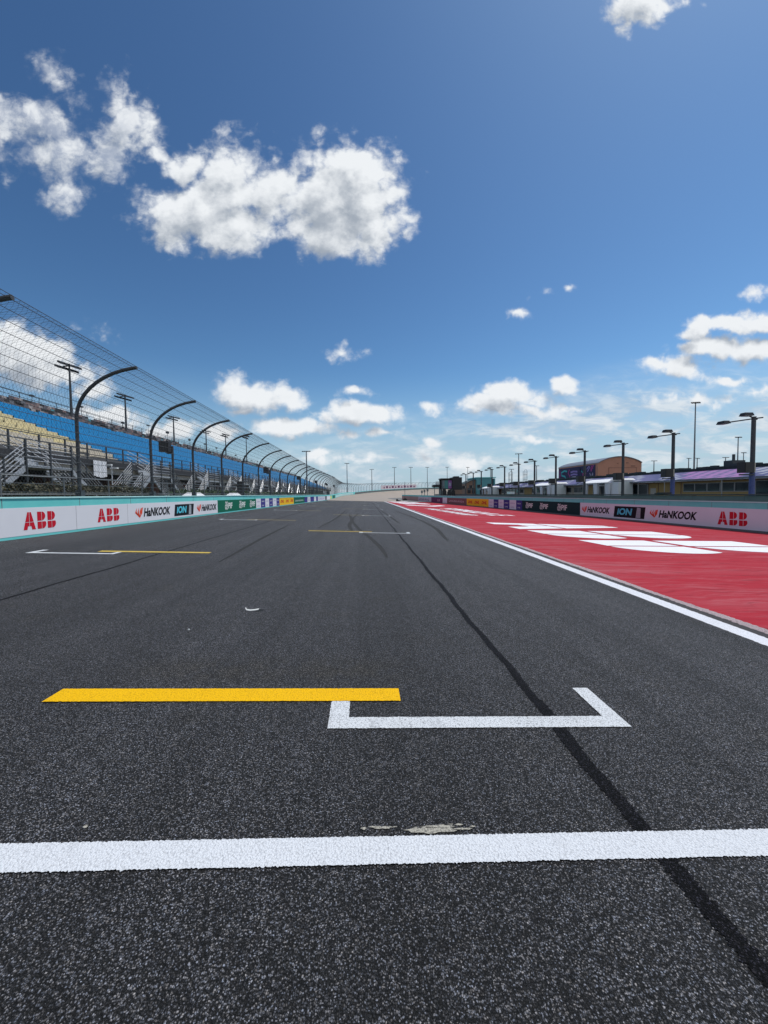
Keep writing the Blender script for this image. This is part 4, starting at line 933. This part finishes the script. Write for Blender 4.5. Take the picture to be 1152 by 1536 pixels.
# pit building with sloping striped canopy
pb = empty('pit_building'); tag(pb, 'long low pit building with gold panels and striped canopy', 'building')
BX = 36.0
b = MB(); b.box(BX, 48, 24, 122, PG-.05, 2.62); b.build('wall', M['brown_wall'], pb)
y = 24.6; i = 0
for (y0, y1, kind) in [(24.6, 27.8, 'g'), (28.0, 31.6, 'd'), (31.8, 34.9, 'd'), (35.1, 43.4, 'w'), (43.6, 46.9, 'g'), (47.1, 48.6, 'p'), (48.8, 52.2, 'd'), (53.0, 56.5, 'p'), (56.8, 59.6, 'w'), (60.6, 63.5, 'g'), (63.7, 66.9, 'w'), (67.2, 71, 'w'), (71.2, 74.5, 'd'), (74.7, 79, 'w'), (79.2, 84, 'w'), (84.2, 88, 'g'), (88.2, 93, 'w'), (93.3, 98, 'd'), (98.2, 103, 'w')]:
    if kind in 'gwp':
        b = MB(); b.box(BX-.06, BX, y0, y1, PG, 2.50); b.build('gold_panel', M['gold'] if (y0 < 60 or kind == 'g') else M['beam'], pb)
    if kind == 'w':
        n_ = max(2, int((y1-y0)/1.6))
        for k_ in range(n_):
            a, c = y0+.25+(y1-y0-.5)*k_/n_+.05, y0+.25+(y1-y0-.5)*(k_+1)/n_-.05
            b = MB(); b.box(BX-.11, BX-.062, a-.04, c+.04, 1.42, 2.36); w_ = b.build('window', M['frame'], pb); b = MB(); b.box(BX-.125, BX-.113, a+.03, c-.03, 1.49, 2.29); b.build('pane', M['glass'], w_)
    if kind == 'd':
        n_ = 2
        for k_ in range(n_):
            a, c = y0+(y1-y0)*k_/n_+.05, y0+(y1-y0)*(k_+1)/n_-.05
            b = MB(); b.box(BX-.10, BX-.002, a-.03, c+.03, PG, 2.45); w_ = b.build('glass_door', M['frame'], pb); b = MB(); b.box(BX-.115, BX-.103, a+.05, c-.05, PG+.1, 2.38); b.build('pane', M['glass'], w_)
    if kind == 'p':
        b = MB(); b.box(BX-.10, BX-.062, y0+.3, y1-.3, PG, 1.9); b.build('door', M['beam'], pb)
cm = [M['c_blue'], M['c_violet'], M['c_pink'], M['c_white'], M['roof_grey']]
def ccol_(y, t_):
    q = (y*1.0-t_*2.4) % 6.2
    if 35.5 < y-t_*2 < 42.5: return 2 if (y-t_) % 1.5 < 1.0 else 1
    return 3 if q < .9 or 1.6 < q < 2.2 else (0 if q < 4.0 else 1)
b = MB(); nk = 5
for i in range(196):
    y0 = 24+i*.5
    for k_ in range(nk):
        t0, t1 = k_/nk, (k_+1)/nk; xa, xb = BX-.9+5.4*t0, BX-.9+5.4*t1; za, zb = 2.78+1.15*t0, 2.78+1.15*t1; sg = .03*math.sin(i*.8)
        V = [(xa, y0, za), (xb, y0, zb), (xb, y0+.5, zb), (xa, y0+.5, za)]; b.add(V, [(0, 1, 2, 3)], ccol_(y0, t0*3))
b.build('canopy', cm, pb)
b = MB(); b.box(BX-.98, BX-.86, 24, 122, 2.60, 2.80); b.build('eave_beam', M['roof_grey'], pb)
b = MB(); b.box(BX+4.4, 48, 24, 122, 3.80, 4.15); b.build('roof', M['roof_dark'], pb)
b = MB(); b.box(BX+4.28, BX+4.92, 24.5, 121.5, 4.152, 4.19)
for y in np.arange(25, 121, 1.0): b.box(BX+4.3, BX+4.9, y, y+rng.uniform(.3, .95), 4.155, 4.155+rng.uniform(.05, .32))
b.build('roof_edge', M['roof_dark'], pb)
b = MB(); b.box(41, 42.5, 42.5, 43.6, 4.17, 4.9); b.box(41.5, 41.7, 42.9, 43.1, 4.9, 5.6); b.build('roof_unit', M['dark_steel'], pb)
for y in (30.8, 37.5, 45, 49.5):
    b = MB(); b.tube([(BX-.85, y, PG), (BX-.85, y, 2.65)], .05, 6); b.build('canopy_post', M['frame'], pb)
# white pavilions
def pavilion(y0, y1, lab):
    r_ = empty('white_pavilion', (33.5, y0, 0)); L = y1-y0; tag(r_, lab, 'pavilion', 'white pavilions behind the pit wall'); c0 = 1.5
    b = MB(); b.box(0, 2.0, 0, c0, PG, 3.05); b.build('cabin', M['white'], r_)
    b = MB(); b.add([(-.2, -.2, 3.053), (2.2, -.2, 3.053), (2.2, c0+.1, 3.053), (-.2, c0+.1, 3.053), (-.02, 0, 3.3), (2.0, 0, 3.3), (2.0, c0-.1, 3.3), (-.02, c0-.1, 3.3)], SEATF[:6]); b.build('cabin_roof', M['white'], r_)
    b = MB(); b.box(1.2, 2.0, c0+.02, L, PG, 2.6); b.build('back_room', M['roof_grey'], r_)
    b = MB(); n_ = 8
    for i in range(n_):
        t0, t1 = i/n_, (i+1)/n_; xa, xb = -.5+2.6*t0, -.5+2.6*t1; za, zb = 2.72+.62*math.sin(math.pi*(.06+.6*t0)), 2.72+.62*math.sin(math.pi*(.06+.6*t1))
        b.hexa([(xa, c0+.15, za-.1), (xb, c0+.15, zb-.1), (xb, L, zb-.1), (xa, L, za-.1), (xa, c0+.15, za), (xb, c0+.15, zb), (xb, L, zb), (xa, L, za)])
    b.build('arched_roof', M['white'], r_)
    for t_ in (0.02, .5, .98):
        y = c0+.35+(L-c0-.6)*t_; b = MB(); b.add([(-.3, y-.14, PG), (-.1, y-.14, PG), (-.1, y+.14, PG), (-.3, y+.14, PG), (-.36, y-.5, 2.75), (-.04, y-.5, 2.75), (-.04, y+.5, 2.75), (-.36, y+.5, 2.75)], SEATF[:6]); b.build('drape', M['white_cloth'], r_)
    for k_ in range(4):
        a_, c_ = c0+.3+(L-c0-.4)*k_/4+.04, c0+.3+(L-c0-.4)*(k_+1)/4-.04
        b = MB(); b.box(1.08, 1.19, a_, c_, PG, 2.5); f_ = b.build('glass_front', M['white'], r_); b = MB(); b.box(1.05, 1.078, a_+.12, c_-.12, PG+.2, 2.35); b.build('pane', M['glass'], f_)
    b = MB(); b.box(.08, .9, -.03, -.002, PG+.1, 2.85); b.box(1.0, 1.9, -.03, -.002, PG+.1, 2.85); b.build('side_panel', M['pale'], r_)
pavilion(51.0, 58.8, 'nearest white pavilion with arched roof, in front of the hangar'); pavilion(68.5, 76.7, 'middle white pavilion with arched roof, left of the mural'); pavilion(103.8, 112, 'farthest white pavilion with arched roof, near the teal building')
# hangar with mural
hg = empty('hangar'); tag(hg, 'salmon hangar with arched roof and a graffiti mural on its side', 'building')
HX0, HX1, HY0, HY1, HE = 66.2, 79.0, 110.0, 133.0, 9.6
arcp = [(HX0+(HX1-HX0)*i/16, HE+1.75*math.sin(math.pi*i/16)**.8*(1 if i < 9 else 1)) for i in range(17)]
b = MB(); fr_ = [(HX0, HY0, PG), (HX1, HY0, PG)]+[(x, HY0, z) for x, z in reversed(arcp)]; b.poly(fr_); b.poly([(x, HY1, z) for x, _, z in reversed(fr_)])
b.poly([(HX0, HY0, PG), (HX0, HY0, HE), (HX0, HY1, HE), (HX0, HY1, PG)]); b.poly([(HX1, HY1, PG), (HX1, HY1, HE), (HX1, HY0, HE), (HX1, HY0, PG)]); b.build('wall', M['salmon'], hg)
b = MB()
for i in range(16):
    (xa, za), (xb, zb) = arcp[i], arcp[i+1]; b.hexa([(xa, HY0-.3, za+.01), (xb, HY0-.3, zb+.01), (xb, HY1+.3, zb+.01), (xa, HY1+.3, za+.01), (xa, HY0-.3, za+.22), (xb, HY0-.3, zb+.22), (xb, HY1+.3, zb+.22), (xa, HY1+.3, za+.22)])
b.build('roof', M['roof_grey'], hg)
b = MB(); b.box(HX0+3.2, HX1-1.6, HY0-.04, HY0-.005, PG, 8.2); dr = b.build('hangar_door', M['salmon'], hg)
b = MB()
for (a, c, z0, z1) in ((HX0+3.1, HX0+3.22, PG, 8.3), (HX1-1.62, HX1-1.5, PG, 8.3), (HX0+3.1, HX1-1.5, 8.2, 8.32), (HX0+5.5, HX0+6.0, 9.4, 9.6), (HX0+8.2, HX0+8.9, 9.5, 9.75), (HX0+9.6, HX0+10.9, 8.6, 8.85)): b.box(a, c, HY0-.08, HY0-.045, z0, z1)
b.build('door_frame', M['salmon_dark'], hg)
b = MB(); b.box(HX0-.06, HX0-.005, HY0+1.2, HY1-.2, 4.35, HE-.25); mu = b.build('mural', M['mural'], hg)
def scribble(pts, wd, mtl):
    pts = [Vector((0, p_[0], p_[1])) for p_ in pts]; b = MB(); V = []
    for i, p_ in enumerate(pts):
        d = (pts[min(i+1, len(pts)-1)]-pts[max(i-1, 0)]).normalized(); nn = Vector((0, -d.z, d.y))*wd/2
        a, c = p_-nn, p_+nn; V += [(HX0-.08, a.y, a.z), (HX0-.08, c.y, c.z)]
    b.add(V, [(2*i, 2*i+1, 2*i+3, 2*i+2) for i in range(len(pts)-1)]); b.build('mural_stroke', mtl, mu)
def curve_pts(cy, cz, ry, rz, f1, f2, ph, a0=0, a1=2*math.pi, n_=22): return [(cy+ry*math.sin(f1*t_+ph), cz+rz*math.sin(f2*t_)) for t_ in np.linspace(a0, a1, n_)]
scribble([(131.5-.5, 5.3), (129.2, 5.2), (127.6, 5.7), (128.5, 6.6), (130.6, 7.0), (130.9, 8.0), (128.8, 8.5), (127.2, 8.2)], .55, M['m_aqua'])
scribble([(132.2, 6.0), (131.6, 7.2), (132.0, 8.6)], .35, M['m_pink']); scribble([(125.7, 8.7), (126.4, 7.6), (125.3, 6.5), (126.2, 5.2)], .4, M['m_pink'])
for zz in (5.1, 6.0, 6.9, 7.8): scribble([(120.8, zz), (123.0, zz+.2), (124.9, zz)], .55, M['m_lilac'] if zz < 6.5 else M['m_violet'])
for k_, (cy, cz) in enumerate([(118.6, 8.0), (116.9, 6.4), (115.0, 8.2), (113.2, 6.2), (118.4, 5.4), (112.6, 8.3), (114.8, 5.2)]):
    scribble(curve_pts(cy, cz, .8, .75, 1, 2 if k_ % 2 else 1, 1.2*k_, 0, 4.2), .34, (M['m_aqua'], M['m_pink'], M['m_violet'], M['m_lilac'])[k_ % 4])
b = MB(); b.box(HX0-3.5, HX0-.07, 117.0, 131.5, PG, 4.2); tag(b.build('blue_kiosk', M['blue_wall']), 'plain blue lean-to building under the mural', 'building')
b = MB(); b.box(HX0-3.7, HX0-.075, 116.8, 131.7, 4.205, 4.33); o = b.build('roof', M['dark_steel'], bpy.data.objects['blue_kiosk'])
b = MB(); b.box(HX0-3.58, HX0-3.505, 118, 121, PG, 2.2); b.box(HX0-3.58, HX0-3.505, 125, 127.6, .6, 2.6); b.build('door', M['c_blue'], bpy.data.objects['blue_kiosk'])
# teal building, stage
tb = empty('teal_building'); tag(tb, 'flat roofed teal building behind the lamp posts', 'building')
b = MB(); b.box(36.9, 42.2, 130, 142, PG, 6.5); b.build('wall', M['teal_wall'], tb); b = MB(); b.box(42.7, 43.2, 130, 142, PG, 6.3); b.build('column', M['teal_wall'], tb)
b = MB(); b.box(36.7, 43.4, 129.8, 142.2, 6.505, 6.75); b.build('roof', M['teal'], tb); b = MB(); b.box(38, 41.5, 129.93, 129.99, PG, 2.6); b.build('glass_door', M['glass'], tb)
bb_ = empty('brown_building'); tag(bb_, 'small brown building with a curved roof left of the teal one', 'building')
pr = [(33.4+3.4*i/8, 4.6+1.25*math.sin(math.pi/2*i/8)) for i in range(9)]
b = MB(); b.poly([(33.4, 131, PG), (36.8, 131, PG)]+[(x, 131, z) for x, z in reversed(pr)]); b.poly([(33.4, 131, PG), (33.4, 131, 4.6), (33.4, 139, 4.6), (33.4, 139, PG)]); b.build('wall', M['brown_wall'], bb_)
b = MB()
for i in range(8):
    (xa, za), (xb, zb) = pr[i], pr[i+1]; b.hexa([(xa, 130.7, za+.01), (xb, 130.7, zb+.01), (xb, 139, zb+.01), (xa, 139, za+.01), (xa, 130.7, za+.2), (xb, 130.7, zb+.2), (xb, 139, zb+.2), (xa, 139, za+.2)])
b.build('roof', M['roof_dark'], bb_)
b = MB(); b.box(34.1, 35.2, 130.93, 130.99, 1.5, 3.2); b.box(35.6, 36.5, 130.93, 130.99, 1.5, 3.2); b.build('window', M['glass'], bb_)
sg_ = empty('stage_screen', (0, 0, 0)); tag(sg_, 'black stage tower carrying large teal and violet screens', 'screen')
b = MB(); b.box(21.2, 21.5, 110, 113, PG, 5.5); b.box(21.2, 24.3, 110.3, 113, 3.0-.3, 5.5); b.box(24.3, 27.0, 109.6, 113.6, PG, 6.0); b.box(21.0, 24.4, 109.7, 113, 5.45, 5.75); b.box(24.9, 26.3, 110, 112, 6.0, 6.3); b.build('frame', M['black'], sg_)
b = MB(); b.box(21.55, 22.2, 110.2, 110.29, 2.9, 5.2); b.build('screen', M['screen_grey'], sg_)
b = MB(); b.box(22.25, 23.2, 110.2, 110.29, 2.9, 5.2); b.build('screen', M['screen_teal'], sg_); s3 = MB(); s3.box(23.25, 24.25, 110.2, 110.29, 2.9, 5.2); s3 = s3.build('screen', M['screen_pink'], sg_)
b = MB(); b.box(23.4, 24.1, 110.17, 110.195, 3.6, 4.5); b.build('picture', M['m_lilac'], s3)
b = MB(); b.box(24.2, 27.0, 109.3, 109.55, PG, 2.5); b.build('drape', M['brown_wall'], sg_)
for k_, (x, w_, h_) in enumerate([(20.6, 1.1, 2.9), (22.0, 1.0, 2.5), (23.2, .8, 2.8)]):
    b = MB(); b.box(x, x+w_, 105, 106, PG, h_*.8); b.box(x+.15, x+w_-.15, 105.1, 105.9, h_*.8, h_); b.tube([(x+.3, 105.2, h_), (x+.3, 105.2, h_+.5)], .05, 5)
    tag(b.build('equipment_rack', M['black']), ('leftmost', 'middle', 'rightmost')[k_]+' black equipment rack in front of the stage', 'equipment rack', 'black racks in front of the stage')
gt = empty('timing_stand'); tag(gt, 'dark timing stand with a white top box on thin legs', 'stand')
b = MB(); b.box(17.4, 19.0, 100, 102, 3.1, 3.8); b.box(17.0, 17.5, 100, 101, 3.3, 3.6); b.build('cabin', M['black'], gt); b = MB(); b.box(18.1, 18.9, 100.2, 101.5, 3.8, 4.6); b.build('top_box', M['pale'], gt)
for x in (17.6, 18.8): b = MB(); b.tube([(x, 100.3, PG), (x, 100.3, 3.1)], .09, 6); b.build('leg', M['steel'], gt)
for k_, x in enumerate((14.9, 15.6, 16.4)):
    b = MB(); b.tube([(x, 104, PG), (x, 104, 2.2+.2*k_)], .08, 6); b.box(x-.25, x+.25, 103.9, 104.1, 1.7+.2*k_, 2.4+.2*k_)
    tag(b.build('marker_post', M['steel']), 'grey marker post left of the timing stand, %s from the left' % ordn[k_], 'post', 'marker posts left of the timing stand')
b = MB(); b.box(15, 22, 106.5, 107, PG, .95); b.box(14.9, 22.1, 106.4, 107.1, .95, 1.05); tag(b.build('low_barrier', M['roof_dark']), 'low dark barrier under the timing stand', 'barrier')
# lattice towers
for k_, (x, y, h_) in enumerate([(33.5, 90, 6.2), (36.9, 90, 6.5)]):
    r_ = empty('lattice_tower', (x, y, 0)); tag(r_, ('left', 'right')[k_]+' one of two slim lattice towers between the pavilions', 'lattice tower', 'slim lattice towers behind the pit wall')
    b = MB()
    for dx in (-.33, .33):
        for dy in (-.33, .33): b.tube([(dx, dy, PG), (dx, dy, h_)], .045, 5)
    b.build('upright', M['dark_steel'], r_); z = PG+.8
    while z < h_:
        b = MB(); b.tube([(-.33, -.33, z), (.33, -.33, z)], .035, 4); b.tube([(.33, -.33, z), (.33, .33, z)], .035, 4); b.tube([(-.33, .33, z), (.33, .33, z)], .035, 4); b.build('rung', M['dark_steel'], r_); z += 1.15
    b = MB(); b.tube([(-.33, -.33, h_), (-.15, -.33, h_+.25), (.15, -.33, h_+.25), (.33, -.33, h_)], .04, 5); b.build('top_hoop', M['dark_steel'], r_)
# end of the run-off
b = MB(); b.box(7.7, 8.3, 99, 99.6, zg(8), zg(8)+.35); b.box(7.75, 8.1, 99.1, 99.5, zg(8)+.35, zg(8)+.6); b.box(8.3, 8.8, 99.2, 99.5, zg(8), zg(8)+.2); tag(b.build('black_box', M['black']), 'small black equipment box at the far tip of the red run-off', 'box')
r_ = empty('slim_pole', (11.6, 116, -.4)); tag(r_, 'slim grey pole with a dark foot before the far banking', 'pole'); b = MB(); b.tube([(0, 0, 0), (0, 0, 5.5)], .07, 6); b.build('pole', M['steel'], r_); b = MB(); b.box(-.6, .6, -.4, .4, 0, .4); b.box(-.4, .4, -.25, .25, .4, .6); b.build('foot', M['black'], r_)
# scrap on the track
b = MB(); P3 = [(-1.64, 5.36, .030), (-1.615, 5.325, .012), (-1.56, 5.31, .010), (-1.50, 5.32, .014), (-1.455, 5.335, .020)]
V = []
for i, (x, y, z) in enumerate(P3):
    for dy, dz in ((-.010, -.004), (.012, .006)): V += [(x, y+dy, -K*x+z+dz), (x, y+dy, -K*x+z+dz+.003)]
Fc = []
for i in range(4):
    a = 4*i; Fc += [(a, a+4, a+6, a+2), (a+1, a+3, a+7, a+5), (a, a+1, a+5, a+4), (a+2, a+6, a+7, a+3)]
b.add(V, Fc); sp = b.build('plastic_scrap', M['paper']); tag(sp, 'curled white scrap of plastic lying on the asphalt', 'scrap')
b = MB(); b.hexa([(-1.458, 5.325, -K*-1.458+.012), (-1.385, 5.335, -K*-1.385+.008), (-1.38, 5.35, -K*-1.38+.008), (-1.455, 5.352, -K*-1.455+.014), (-1.458, 5.325, -K*-1.458+.020), (-1.385, 5.335, -K*-1.385+.012), (-1.38, 5.35, -K*-1.38+.012), (-1.455, 5.352, -K*-1.455+.022)]); b.build('dark_end', M['black'], sp)
b = MB(); b.hexa([(-2.05, 4.55, -K*-2.05+.004), (-2.03, 4.55, -K*-2.03+.004), (-2.03, 4.57, -K*-2.03+.004), (-2.05, 4.57, -K*-2.05+.004), (-2.045, 4.552, .086), (-2.035, 4.552, .084), (-2.034, 4.565, .083), (-2.046, 4.566, .085)])
tag(b.build('paint_chip', M['paper']), 'tiny white chip lying left of the plastic scrap', 'chip')
